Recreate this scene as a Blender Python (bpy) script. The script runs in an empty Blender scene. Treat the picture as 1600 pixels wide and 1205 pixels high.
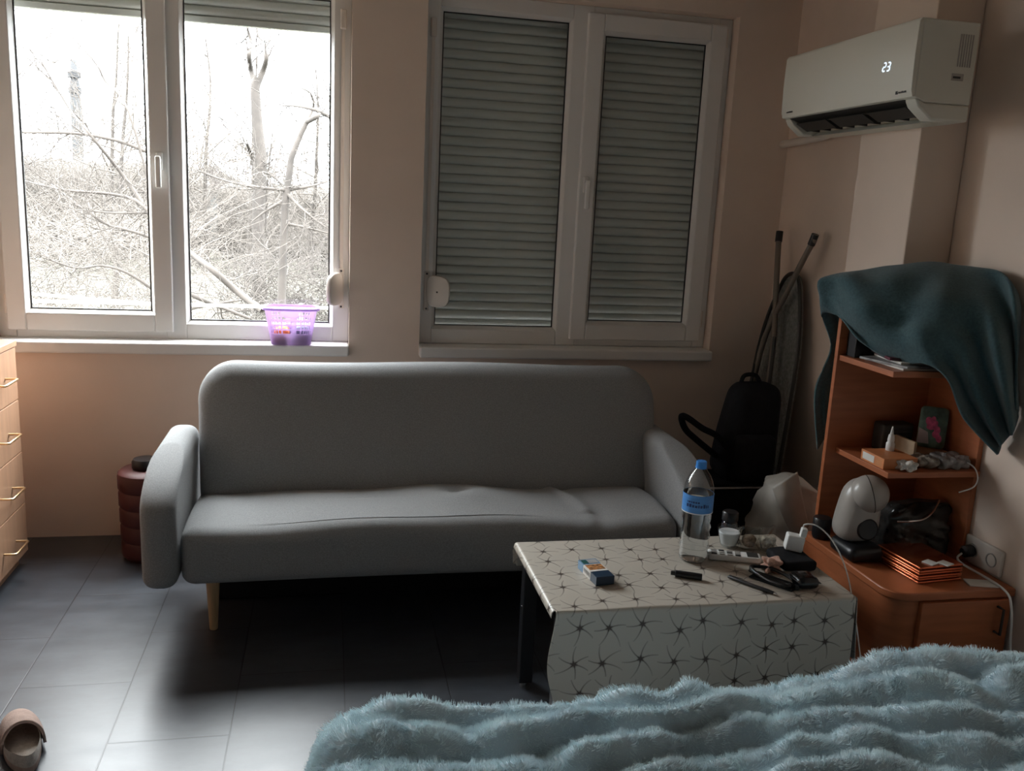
import bpy, bmesh, math, random
import numpy as np
from mathutils import Vector, Matrix
random.seed(7)
S = bpy.context.scene
COL = S.collection
PI = math.pi

# ---------------------------------------------------------------- camera
CAMF = 1381.0                     # focal length in pixels of the 1600 px wide frame
YAW, TILT, ROLL = math.radians(12.05), math.radians(11.57), math.radians(2.817)
CAMP = Vector((0, 0, 1.45))
_f = Vector((math.sin(YAW) * math.cos(TILT), math.cos(YAW) * math.cos(TILT), -math.sin(TILT)))
_r = Vector((math.cos(YAW), -math.sin(YAW), 0))
_u = _r.cross(_f)
_r2 = math.cos(ROLL) * _r + math.sin(ROLL) * _u
_u2 = -math.sin(ROLL) * _r + math.cos(ROLL) * _u
cd = bpy.data.cameras.new('camera')
cam = bpy.data.objects.new('camera', cd)
COL.objects.link(cam)
cd.sensor_width = 36.0
cd.lens = 36.0 * CAMF / 1600.0
cd.clip_start = 0.02
cd.clip_end = 300
M = Matrix.Identity(4)
for i in range(3):
    M[i][0] = _r2[i]; M[i][1] = _u2[i]; M[i][2] = -_f[i]; M[i][3] = CAMP[i]
cam.matrix_world = M
S.camera = cam

# ---------------------------------------------------------------- exposure, sky, light
S.view_settings.view_transform = 'Standard'
S.view_settings.look = 'None'
S.view_settings.gamma = 1.0
S.view_settings.exposure = 0.0
S.view_settings.use_curve_mapping = False
SKY = 47.0
w = bpy.data.worlds.new('overcast_sky')
S.world = w
w.use_nodes = True
wn = w.node_tree.nodes; wl = w.node_tree.links
bg = wn['Background']
tc = wn.new('ShaderNodeTexCoord'); sx = wn.new('ShaderNodeSeparateXYZ'); rp = wn.new('ShaderNodeValToRGB')
wl.new(tc.outputs['Generated'], sx.inputs[0]); wl.new(sx.outputs['Z'], rp.inputs[0]); wl.new(rp.outputs[0], bg.inputs['Color'])
# overcast dome: three times brighter overhead than at the horizon
rp.color_ramp.elements[0].position = 0.0; rp.color_ramp.elements[0].color = (0.28, 0.295, 0.315, 1)
rp.color_ramp.elements[1].position = 1.0; rp.color_ramp.elements[1].color = (0.96, 0.98, 1.0, 1)
bg.inputs['Strength'].default_value = SKY
S.cycles.max_bounces = 10
S.cycles.diffuse_bounces = 5
S.cycles.glossy_bounces = 4
S.cycles.transparent_max_bounces = 24
S.cycles.transmission_bounces = 8
S.cycles.sample_clamp_indirect = 6.0
S.cycles.caustics_reflective = False
S.cycles.caustics_refractive = False

WALL = 3.785            # room face of the window wall
# a portal in the open window: it only tells the renderer where the sky comes in
pl = bpy.data.lights.new('window_portal', 'AREA')
pl.shape = 'RECTANGLE'; pl.size = 1.40; pl.size_y = 1.55
pl.cycles.is_portal = True
po = bpy.data.objects.new('window_portal', pl); COL.objects.link(po)
po.location = (-0.60, 4.045, 1.60)
po.rotation_euler = (-PI / 2, 0, 0)

# ---------------------------------------------------------------- helpers
def at(px, py, ax, val):
    """point where the sight line of a photo pixel meets the plane axis = val"""
    d = (px - 800) / CAMF * _r2 - (py - 602.5) / CAMF * _u2 + _f
    return CAMP + d * ((val - CAMP[ax]) / d[ax])

def srgb(*c):
    def l(v):
        v /= 255.0
        return v / 12.92 if v <= 0.04045 else ((v + 0.055) / 1.055) ** 2.4
    return tuple(l(v) for v in c) + (1.0,)

def mat(name, col, rough=0.6, metal=0.0, var=0.0, scale=8.0, bump=0.0, bscale=200.0, spec=0.5, coat=0.0,
        emit=None, estr=0.0, sheen=0.0, stretch=None, trans=0.0, alpha=1.0):
    m = bpy.data.materials.new(name); m.use_nodes = True
    n = m.node_tree.nodes; l = m.node_tree.links; p = n['Principled BSDF']
    if len(col) == 3: col = tuple(col) + (1.0,)
    p.inputs['Base Color'].default_value = col
    p.inputs['Roughness'].default_value = rough
    p.inputs['Metallic'].default_value = metal
    p.inputs['Specular IOR Level'].default_value = spec
    p.inputs['Coat Weight'].default_value = coat
    p.inputs['Sheen Weight'].default_value = sheen
    p.inputs['Transmission Weight'].default_value = trans
    p.inputs['Alpha'].default_value = alpha
    if emit:
        p.inputs['Emission Color'].default_value = tuple(emit) + (1.0,)
        p.inputs['Emission Strength'].default_value = estr
    t = n.new('ShaderNodeTexCoord'); src = t.outputs['Object']
    if stretch:
        mp = n.new('ShaderNodeMapping'); mp.inputs['Scale'].default_value = stretch
        l.new(src, mp.inputs[0]); src = mp.outputs[0]
    if var > 0:
        tx = n.new('ShaderNodeTexNoise'); tx.inputs['Scale'].default_value = scale; tx.inputs['Detail'].default_value = 5
        l.new(src, tx.inputs['Vector'])
        r = n.new('ShaderNodeValToRGB')
        r.color_ramp.elements[0].position = 0.3; r.color_ramp.elements[1].position = 0.7
        r.color_ramp.elements[0].color = tuple(max(0, c * (1 - var)) for c in col[:3]) + (1,)
        r.color_ramp.elements[1].color = tuple(min(1, c * (1 + var)) for c in col[:3]) + (1,)
        l.new(tx.outputs['Fac'], r.inputs[0]); l.new(r.outputs[0], p.inputs['Base Color'])
    if bump > 0:
        tb = n.new('ShaderNodeTexNoise'); tb.inputs['Scale'].default_value = bscale; tb.inputs['Detail'].default_value = 3
        l.new(src, tb.inputs['Vector'])
        b = n.new('ShaderNodeBump'); b.inputs['Strength'].default_value = bump; b.inputs['Distance'].default_value = 0.002
        l.new(tb.outputs['Fac'], b.inputs['Height']); l.new(b.outputs[0], p.inputs['Normal'])
    return m

WL = {}
def setp(o, label=None, cat=None, group=None, kind=None):
    if label: o['label'] = label
    if cat: o['category'] = cat
    if group: o['group'] = group
    if kind: o['kind'] = kind
    return o

def thing(name, label, cat, loc, group=None, kind=None):
    o = bpy.data.objects.new(name, None); COL.objects.link(o)
    o.empty_display_size = 0.05
    o.location = loc; WL[o] = Vector(loc)
    return setp(o, label, cat, group, kind)

def obj(name, bm, m, parent=None, label=None, cat=None, group=None, kind=None, smooth=True, bevel=0.0, bseg=2, solid=0.0, sub=0, angle=40):
    """link a bmesh built in world coordinates as ONE mesh object"""
    if not isinstance(bm, bpy.types.Mesh):
        bmesh.ops.recalc_face_normals(bm, faces=bm.faces)
        me = bpy.data.meshes.new(name); bm.to_mesh(me); bm.free()
    else:
        me = bm
    if isinstance(m, (list, tuple)):
        for mm in m: me.materials.append(mm)
    else:
        me.materials.append(m)
    o = bpy.data.objects.new(name, me); COL.objects.link(o)
    n = len(me.vertices)
    a = np.empty(n * 3); me.vertices.foreach_get('co', a); a = a.reshape(-1, 3)
    if parent is not None:
        org = WL[parent]; o.parent = parent
    else:
        lo, hi = a.min(0), a.max(0)
        org = Vector(((lo[0] + hi[0]) / 2, (lo[1] + hi[1]) / 2, lo[2])); o.location = org
    a -= np.array(org)
    me.vertices.foreach_set('co', a.ravel()); me.update()
    WL[o] = Vector(org)
    if smooth:
        me.polygons.foreach_set('use_smooth', [True] * len(me.polygons))
        me.set_sharp_from_angle(angle=math.radians(angle))
    if solid:
        s = o.modifiers.new('solid', 'SOLIDIFY'); s.thickness = solid; s.offset = 0
    if bevel:
        b = o.modifiers.new('bevel', 'BEVEL'); b.width = bevel; b.segments = bseg; b.limit_method = 'ANGLE'; b.angle_limit = math.radians(40)
    if sub:
        s = o.modifiers.new('sub', 'SUBSURF'); s.levels = sub; s.render_levels = sub
    return setp(o, label, cat, group, kind)

def B(): return bmesh.new()

def box(bm, x0, x1, y0, y1, z0, z1, rot=None, mi=0):
    c = Vector(((x0 + x1) / 2, (y0 + y1) / 2, (z0 + z1) / 2))
    h = Vector((abs(x1 - x0) / 2, abs(y1 - y0) / 2, abs(z1 - z0) / 2))
    vs = []
    for sx_ in (-1, 1):
        for sy_ in (-1, 1):
            for sz_ in (-1, 1):
                v = Vector((sx_ * h.x, sy_ * h.y, sz_ * h.z))
                if rot is not None: v = rot @ v
                vs.append(bm.verts.new(c + v))
    for q in ((0, 1, 3, 2), (4, 6, 7, 5), (0, 4, 5, 1), (2, 3, 7, 6), (0, 2, 6, 4), (1, 5, 7, 3)):
        f = bm.faces.new([vs[i] for i in q]); f.material_index = mi
    return vs

def rbox(bm, lo, hi, r, n=(6, 6, 6), fn=None):
    """rounded box as a fine grid; fn may warp each point"""
    lo = np.array(lo, float); hi = np.array(hi, float)
    c = (lo + hi) / 2; h = (hi - lo) / 2; r = min(r, h.min() * 0.999)
    def line(k, hh):
        ins = hh - r
        e = [-hh + r * (1 - math.cos(t * PI / 8)) for t in range(4)]
        m = list(np.linspace(-ins, ins, max(2, k)))
        return e + m + [-v for v in reversed(e)]
    L = [line(n[i], h[i]) for i in range(3)]
    vd = {}
    def V(p):
        q = np.clip(p, -(h - r), h - r); d = p - q; dl = np.linalg.norm(d)
        if dl > 1e-9: p = q + d / dl * r
        p = p + c
        if fn is not None: p = np.array(fn(*p))
        k = tuple(np.round(p, 6))
        if k not in vd: vd[k] = bm.verts.new(p)
        return vd[k]
    for ax in range(3):
        a, b = [i for i in range(3) if i != ax]
        for s in (-1, 1):
            G = []
            for u in L[a]:
                row = []
                for v in L[b]:
                    p = np.zeros(3); p[ax] = s * h[ax]; p[a] = u; p[b] = v
                    row.append(V(p))
                G.append(row)
            for i in range(len(G) - 1):
                for j in range(len(G[0]) - 1):
                    q = [G[i][j], G[i + 1][j], G[i + 1][j + 1], G[i][j + 1]]
                    if len(set(q)) == 4:
                        try: bm.faces.new(q)
                        except ValueError: pass
                    elif len(set(q)) == 3:
                        t = []
                        for x in q:
                            if x not in t: t.append(x)
                        try: bm.faces.new(t)
                        except ValueError: pass
    return bm

def tube(bm, pts, rad, seg=8, cap=True):
    pts = [Vector(p) for p in pts]
    if not hasattr(rad, '__len__'): rad = [rad] * len(pts)
    rings = []; prev = None
    for i, p in enumerate(pts):
        d = (pts[min(i + 1, len(pts) - 1)] - pts[max(i - 1, 0)])
        if d.length < 1e-9: d = Vector((0, 0, 1))
        d.normalize()
        if prev is None:
            a = d.cross(Vector((0, 0, 1)))
            if a.length < 0.05: a = d.cross(Vector((0, 1, 0)))
        else:
            a = prev - d * prev.dot(d)
        a.normalize(); prev = a; b = d.cross(a)
        rings.append([bm.verts.new(p + (a * math.cos(2 * PI * k / seg) + b * math.sin(2 * PI * k / seg)) * rad[i]) for k in range(seg)])
    for i in range(len(rings) - 1):
        for k in range(seg):
            bm.faces.new((rings[i][k], rings[i][(k + 1) % seg], rings[i + 1][(k + 1) % seg], rings[i + 1][k]))
    if cap:
        bm.faces.new(rings[0][::-1]); bm.faces.new(rings[-1])
    return bm

def smooth_path(pts, n=6):
    pts = [Vector(p) for p in pts]; out = []
    P_ = [pts[0]] + pts + [pts[-1]]
    for i in range(1, len(P_) - 2):
        for k in range(n):
            t = k / n; a, b, c, d = P_[i - 1], P_[i], P_[i + 1], P_[i + 2]
            out.append(0.5 * ((2 * b) + (c - a) * t + (2 * a - 5 * b + 4 * c - d) * t * t + (3 * b - a - 3 * c + d) * t ** 3))
    out.append(pts[-1]); return out

def lathe(bm, prof, c=(0, 0, 0), seg=32, axis=None, close=True):
    """profile of (radius, height) turned about z (or the given axis) through c"""
    c = Vector(c)
    R = Matrix.Identity(3)
    if axis is not None: R = Vector((0, 0, 1)).rotation_difference(Vector(axis)).to_matrix()
    rings = []
    for r_, z_ in prof:
        if r_ < 1e-6: rings.append([bm.verts.new(c + R @ Vector((0, 0, z_)))])
        else: rings.append([bm.verts.new(c + R @ Vector((r_ * math.cos(2 * PI * k / seg), r_ * math.sin(2 * PI * k / seg), z_))) for k in range(seg)])
    for a, b in zip(rings, rings[1:]):
        for k in range(seg):
            k2 = (k + 1) % seg
            if len(a) == 1 and len(b) == 1: continue
            if len(a) == 1: bm.faces.new((a[0], b[k2], b[k]))
            elif len(b) == 1: bm.faces.new((a[k], a[k2], b[0]))
            else: bm.faces.new((a[k], a[k2], b[k2], b[k]))
    return bm

def prism(bm, pts, axis, a, b):
    """closed outline in the two other axes, extruded along axis from a to b"""
    def mk(p, v):
        q = [0, 0, 0]; o = [i for i in range(3) if i != axis]
        q[o[0]], q[o[1]] = p; q[axis] = v; return bm.verts.new(q)
    A = [mk(p, a) for p in pts]; Bv = [mk(p, b) for p in pts]
    bm.faces.new(A[::-1]); bm.faces.new(Bv); n = len(pts)
    for i in range(n): bm.faces.new((A[i], A[(i + 1) % n], Bv[(i + 1) % n], Bv[i]))
    return bm

def sheet(bm, G, uv=None):
    """grid of points -> one skin"""
    V = [[bm.verts.new(p) for p in row] for row in G]
    for i in range(len(V) - 1):
        for j in range(len(V[0]) - 1):
            bm.faces.new((V[i][j], V[i + 1][j], V[i + 1][j + 1], V[i][j + 1]))
    return V

def crgrid(ctrl, nu, nv):
    """Catmull-Rom surface through a control grid"""
    rows = [smooth_path(r, nv) for r in ctrl]
    cols = list(zip(*rows))
    out = [smooth_path(c, nu) for c in cols]
    return [list(r) for r in zip(*out)]

def rot_z(pts, c, a):
    ca, sa = math.cos(a), math.sin(a)
    return [(c[0] + (x - c[0]) * ca - (y - c[1]) * sa, c[1] + (x - c[0]) * sa + (y - c[1]) * ca) for x, y in pts]

def noise2(x, y, seed=0):
    """smooth value noise on numpy arrays"""
    rs = np.random.RandomState(seed); T = rs.rand(64, 64)
    xi = np.floor(x).astype(int); yi = np.floor(y).astype(int); fx = x - xi; fy = y - yi
    fx = fx * fx * (3 - 2 * fx); fy = fy * fy * (3 - 2 * fy)
    g = lambda a, b: T[a % 64, b % 64]
    return (g(xi, yi) * (1 - fx) + g(xi + 1, yi) * fx) * (1 - fy) + (g(xi, yi + 1) * (1 - fx) + g(xi + 1, yi + 1) * fx) * fy

# ---------------------------------------------------------------- materials
M_wall = mat('peach_wall_paint', (0.78, 0.645, 0.545), 0.75, var=0.05, scale=3, bump=0.15, bscale=180)
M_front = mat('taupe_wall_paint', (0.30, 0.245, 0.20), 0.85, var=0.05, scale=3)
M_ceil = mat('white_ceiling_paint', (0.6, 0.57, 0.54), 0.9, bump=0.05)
M_pvc = mat('white_window_plastic', (0.78, 0.77, 0.75), 0.3, var=0.02, scale=3)
M_pvc2 = mat('cream_plastic', (0.72, 0.66, 0.60), 0.4, var=0.02)
M_seal = mat('black_rubber_seal', (0.02, 0.02, 0.02), 0.6, var=0.2)
M_sofa = mat('grey_sofa_fabric', (0.285, 0.29, 0.295), 0.95, var=0.16, scale=260, bump=0.5, bscale=700, spec=0.2, sheen=0.15)
M_legwood = mat('pale_beech_wood', (0.55, 0.36, 0.19), 0.5, var=0.15, scale=12, stretch=(6, 6, 0.6))
M_dress = mat('pear_wood_laminate', (0.55, 0.32, 0.20), 0.45, var=0.08, scale=5, stretch=(8, 8, 0.7), bump=0.05)
M_orange = mat('cherry_wood_laminate', (0.42, 0.135, 0.055), 0.38, var=0.14, scale=5, stretch=(1, 1, 9), bump=0.03)
M_brass = mat('brass_metal', (0.85, 0.62, 0.36), 0.28, 1.0, var=0.03)
M_towel = mat('teal_terry_towel', (0.062, 0.118, 0.132), 1.0, var=0.2, scale=140, bump=1.0, bscale=600, spec=0.1, sheen=0.3)
M_fur = mat('dusty_blue_plush', (0.76, 0.89, 0.95), 0.95, var=0.1, scale=12, spec=0.15, sheen=0.3)
M_furbase = mat('plush_backing', (0.58, 0.70, 0.76), 1.0, var=0.1)
M_black = mat('black_plastic', (0.012, 0.012, 0.014), 0.35, var=0.1)
M_blackfab = mat('black_nylon_fabric', (0.011, 0.011, 0.013), 0.85, var=0.2, scale=40, bump=0.4, bscale=400, spec=0.2)
M_white = mat('white_plastic', (0.8, 0.8, 0.78), 0.35, var=0.02)
M_grey = mat('warm_grey_plastic', (0.40, 0.375, 0.345), 0.3, var=0.04)
M_acw = mat('ivory_appliance_plastic', (0.74, 0.73, 0.65), 0.4, var=0.015, scale=3)
M_dark = mat('dark_grey_plastic', (0.035, 0.033, 0.03), 0.5, var=0.1)
M_chrome = mat('polished_metal', (0.75, 0.75, 0.75), 0.2, 1.0, var=0.02)
M_maroon = mat('maroon_plastic', (0.085, 0.018, 0.016), 0.5, var=0.12)
M_paper = mat('white_paper', (0.72, 0.70, 0.66), 0.8, var=0.05, scale=30)
M_card = mat('brown_cardboard', (0.55, 0.30, 0.14), 0.7, var=0.1, scale=20)

def shutter_mat():
    m = mat('grey_shutter_slats', (0.62, 0.63, 0.60), 0.5, var=0.04, scale=2, stretch=(1, 1, 20))
    return m
M_shut = shutter_mat()

def glass_mat(name, refl=1.0, tint=(1, 1, 1)):
    m = bpy.data.materials.new(name); m.use_nodes = True
    n = m.node_tree.nodes; l = m.node_tree.links; n.remove(n['Principled BSDF'])
    t = n.new('ShaderNodeBsdfTransparent'); t.inputs[0].default_value = tuple(tint) + (1,)
    g = n.new('ShaderNodeBsdfGlossy'); g.inputs['Roughness'].default_value = 0.02
    fr = n.new('ShaderNodeFresnel'); fr.inputs['IOR'].default_value = 1.5
    mu = n.new('ShaderNodeMath'); mu.operation = 'MULTIPLY'; mu.inputs[1].default_value = refl
    mx = n.new('ShaderNodeMixShader')
    ge = n.new('ShaderNodeNewGeometry'); fb = n.new('ShaderNodeMath'); fb.operation = 'SUBTRACT'; fb.inputs[0].default_value = 1.0
    m2 = n.new('ShaderNodeMath'); m2.operation = 'MULTIPLY'      # the pane reflects at its front skin only
    l.new(ge.outputs['Backfacing'], fb.inputs[1]); l.new(fr.outputs[0], m2.inputs[0]); l.new(fb.outputs[0], m2.inputs[1])
    l.new(m2.outputs[0], mu.inputs[0]); l.new(mu.outputs[0], mx.inputs[0]); l.new(t.outputs[0], mx.inputs[1]); l.new(g.outputs[0], mx.inputs[2])
    l.new(mx.outputs[0], n['Material Output'].inputs[0])
    return m
M_glass = glass_mat('window_glass', 1.0, (0.97, 0.985, 0.98))
M_film = glass_mat('clear_plastic_film', 2.2, (0.86, 0.85, 0.82))
M_pet = glass_mat('clear_bottle_plastic', 1.7, (0.93, 0.95, 0.96))

def floor_mat():
    m = bpy.data.materials.new('slate_vinyl_tiles'); m.use_nodes = True
    n = m.node_tree.nodes; l = m.node_tree.links; p = n['Principled BSDF']
    tcn = n.new('ShaderNodeTexCoord'); mp = n.new('ShaderNodeMapping')
    mp.inputs['Rotation'].default_value = (0, 0, -PI / 2)
    mp.inputs['Location'].default_value = (-2.262 + 0.621, -0.566 + 0.311 * 4, 0)
    l.new(tcn.outputs['Object'], mp.inputs[0])
    br = n.new('ShaderNodeTexBrick'); br.inputs['Scale'].default_value = 1.0
    br.inputs['Brick Width'].default_value = 0.62; br.inputs['Row Height'].default_value = 0.311
    br.inputs['Mortar Size'].default_value = 0.0022; br.inputs['Mortar Smooth'].default_value = 0.4; br.offset = 0.5
    br.inputs['Color1'].default_value = (0.046, 0.052, 0.064, 1); br.inputs['Color2'].default_value = (0.056, 0.063, 0.075, 1)
    br.inputs['Mortar'].default_value = (0.012, 0.013, 0.016, 1)
    l.new(mp.outputs[0], br.inputs['Vector'])
    nz = n.new('ShaderNodeTexNoise'); nz.inputs['Scale'].default_value = 7; nz.inputs['Detail'].default_value = 8; nz.inputs['Roughness'].default_value = 0.65
    m2 = n.new('ShaderNodeMapping'); m2.inputs['Scale'].default_value = (1.0, 2.2, 1); l.new(tcn.outputs['Object'], m2.inputs[0]); l.new(m2.outputs[0], nz.inputs['Vector'])
    rr = n.new('ShaderNodeValToRGB'); rr.color_ramp.elements[0].position = 0.3; rr.color_ramp.elements[1].position = 0.72
    rr.color_ramp.elements[0].color = (0.72, 0.72, 0.72, 1); rr.color_ramp.elements[1].color = (1.3, 1.3, 1.3, 1)
    l.new(nz.outputs['Fac'], rr.inputs[0])
    mx = n.new('ShaderNodeMix'); mx.data_type = 'RGBA'; mx.blend_type = 'MULTIPLY'; mx.inputs[0].default_value = 1
    l.new(br.outputs['Color'], mx.inputs[6]); l.new(rr.outputs[0], mx.inputs[7]); l.new(mx.outputs[2], p.inputs['Base Color'])
    r2 = n.new('ShaderNodeMapRange'); r2.inputs['To Min'].default_value = 0.30; r2.inputs['To Max'].default_value = 0.42
    l.new(nz.outputs['Fac'], r2.inputs['Value']); l.new(r2.outputs[0], p.inputs['Roughness'])
    b = n.new('ShaderNodeBump'); b.inputs['Strength'].default_value = 0.25; b.inputs['Distance'].default_value = 0.002; b.invert = True
    l.new(br.outputs['Fac'], b.inputs['Height']); l.new(b.outputs[0], p.inputs['Normal'])
    p.inputs['Specular IOR Level'].default_value = 0.62
    return m
M_floor = floor_mat()

def cloth_mat():
    """cream oilcloth printed with starbursts of thin brown rays"""
    m = bpy.data.materials.new('starburst_oilcloth'); m.use_nodes = True
    n = m.node_tree.nodes; l = m.node_tree.links; p = n['Principled BSDF']
    uv = n.new('ShaderNodeUVMap'); uv.uv_map = 'UVMap'
    def math_(op, a, b=None, c=None):
        q = n.new('ShaderNodeMath'); q.operation = op
        for i, v in enumerate((a, b, c)):
            if v is None: continue
            if isinstance(v, (int, float)): q.inputs[i].default_value = v
            else: l.new(v, q.inputs[i])
        return q.outputs[0]
    vs = n.new('ShaderNodeVectorMath'); vs.operation = 'SCALE'; vs.inputs['Scale'].default_value = 11.4
    l.new(uv.outputs[0], vs.inputs[0])
    def star(rnd, off, rays):
        ad = n.new('ShaderNodeVectorMath'); ad.operation = 'ADD'; ad.inputs[1].default_value = off; l.new(vs.outputs[0], ad.inputs[0])
        vo = n.new('ShaderNodeTexVoronoi'); vo.voronoi_dimensions = '2D'; vo.inputs['Scale'].default_value = 1.0; vo.inputs['Randomness'].default_value = rnd
        l.new(ad.outputs[0], vo.inputs['Vector'])
        sb = n.new('ShaderNodeVectorMath'); sb.operation = 'SUBTRACT'; l.new(ad.outputs[0], sb.inputs[0]); l.new(vo.outputs['Position'], sb.inputs[1])
        se = n.new('ShaderNodeSeparateXYZ'); l.new(sb.outputs[0], se.inputs[0])
        r_ = vo.outputs['Distance']
        sc = n.new('ShaderNodeSeparateXYZ'); l.new(vo.outputs['Color'], sc.inputs[0])
        th = math_('ARCTAN2', se.outputs['Y'], se.outputs['X'])
        th = math_('ADD', th, math_('MULTIPLY', sc.outputs['X'], 2.0))
        th = math_('ADD', th, math_('MULTIPLY', r_, 0.55))
        s_ = math_('ABSOLUTE', math_('SINE', math_('MULTIPLY', th, rays / 2)))
        d_ = math_('MULTIPLY', math_('MULTIPLY', s_, r_), 2.0 / rays)
        mr = n.new('ShaderNodeMapRange'); mr.inputs['From Min'].default_value = 0.002; mr.inputs['From Max'].default_value = 0.030
        mr.inputs['To Min'].default_value = 1; mr.inputs['To Max'].default_value = 0; l.new(d_, mr.inputs['Value'])
        fd = n.new('ShaderNodeMapRange'); fd.inputs['From Min'].default_value = 0.10; fd.inputs['From Max'].default_value = 0.78
        fd.inputs['To Min'].default_value = 1; fd.inputs['To Max'].default_value = 0; l.new(r_, fd.inputs['Value'])
        co = n.new('ShaderNodeMapRange'); co.inputs['From Min'].default_value = 0.02; co.inputs['From Max'].default_value = 0.13
        co.inputs['To Min'].default_value = 1; co.inputs['To Max'].default_value = 0; l.new(r_, co.inputs['Value'])
        return mr.outputs[0], fd.outputs[0], co.outputs[0]
    a, f_, core = star(0.34, (0, 0, 0), 6)
    ray = math_('MULTIPLY', a, math_('ADD', math_('MULTIPLY', f_, 0.75), 0.12))
    fac = math_('MINIMUM', math_('ADD', ray, math_('MULTIPLY', core, 0.75)), 1.0)
    mx = n.new('ShaderNodeMix'); mx.data_type = 'RGBA'
    mx.inputs[6].default_value = (0.52, 0.475, 0.41, 1); mx.inputs[7].default_value = (0.075, 0.055, 0.045, 1)
    l.new(fac, mx.inputs[0]); l.new(mx.outputs[2], p.inputs['Base Color'])
    p.inputs['Roughness'].default_value = 0.42
    return m
M_cloth = cloth_mat()

# ---------------------------------------------------------------- room shell
XL, XR, YB, ZC, YO = -1.58, 2.02, -1.8, 2.65, 4.035
def st(name, bm, m, parent=None, **k):
    return obj(name, bm, m, parent, kind='structure' if parent is None else None, smooth=k.pop('smooth', False), **k)
b = B(); box(b, XL - 0.1, XR + 0.1, YB - 0.1, YO, -0.08, 0.0); st('floor', b, M_floor)
for o in bpy.data.objects:
    if o.name == 'floor':
        # object texture space must start at the world origin
        me = o.data; off = np.array(o.location); a = np.empty(len(me.vertices) * 3); me.vertices.foreach_get('co', a)
        me.vertices.foreach_set('co', (a.reshape(-1, 3) + off).ravel()); o.location = (0, 0, 0)
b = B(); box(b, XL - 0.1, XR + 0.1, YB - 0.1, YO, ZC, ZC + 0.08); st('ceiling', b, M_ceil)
W1 = (-1.29, 0.088); W2 = (0.388, 1.735); WZ = (0.80, 2.29)
b = B()
box(b, XL - 0.1, XR + 0.1, WALL, YO, 0, WZ[0]); box(b, XL - 0.1, XR + 0.1, WALL, YO, WZ[1], ZC)
box(b, XL - 0.1, W1[0], WALL, YO, *WZ); box(b, W1[1], W2[0], WALL, YO, *WZ); box(b, W2[1], XR + 0.1, WALL, YO, *WZ)
st('wall_back', b, M_wall)
b = B(); box(b, XL - 0.1, XL, YB, WALL, 0, ZC); st('wall_left', b, M_wall)
b = B(); box(b, XR, XR + 0.1, YB, WALL, 0, ZC); st('wall_right', b, M_wall)
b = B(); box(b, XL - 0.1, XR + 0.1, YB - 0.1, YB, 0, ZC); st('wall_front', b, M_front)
b = B(); box(b, 1.85, XR, 2.61, 2.945, 0, ZC); st('wall_column', b, M_wall, bevel=0.006)

# ---------------------------------------------------------------- windows
YF = 3.855              # room face of the window frames
def frame_ring(bm, x0, x1, z0, z1, wl_, wr, wb, wt, y0, y1):
    box(bm, x0, x0 + wl_, y0, y1, z0, z1); box(bm, x1 - wr, x1, y0, y1, z0, z1)
    box(bm, x0 + wl_, x1 - wr, y0, y1, z0, z0 + wb); box(bm, x0 + wl_, x1 - wr, y0, y1, z1 - wt, z1)
def bead(bm, x0, x1, z0, z1, y0, y1, wdt=0.014):
    """sloping glazing bead: outline of a picture-frame with the inner edge further out"""
    o = [(x0, z0), (x1, z0), (x1, z1), (x0, z1)]; i = [(x0 + wdt, z0 + wdt), (x1 - wdt, z0 + wdt), (x1 - wdt, z1 - wdt), (x0 + wdt, z1 - wdt)]
    A = [bm.verts.new((x, y0, z)) for x, z in o]; C_ = [bm.verts.new((x, y1, z)) for x, z in i]
    for k in range(4): bm.faces.new((A[k], A[(k + 1) % 4], C_[(k + 1) % 4], C_[k]))
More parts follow.
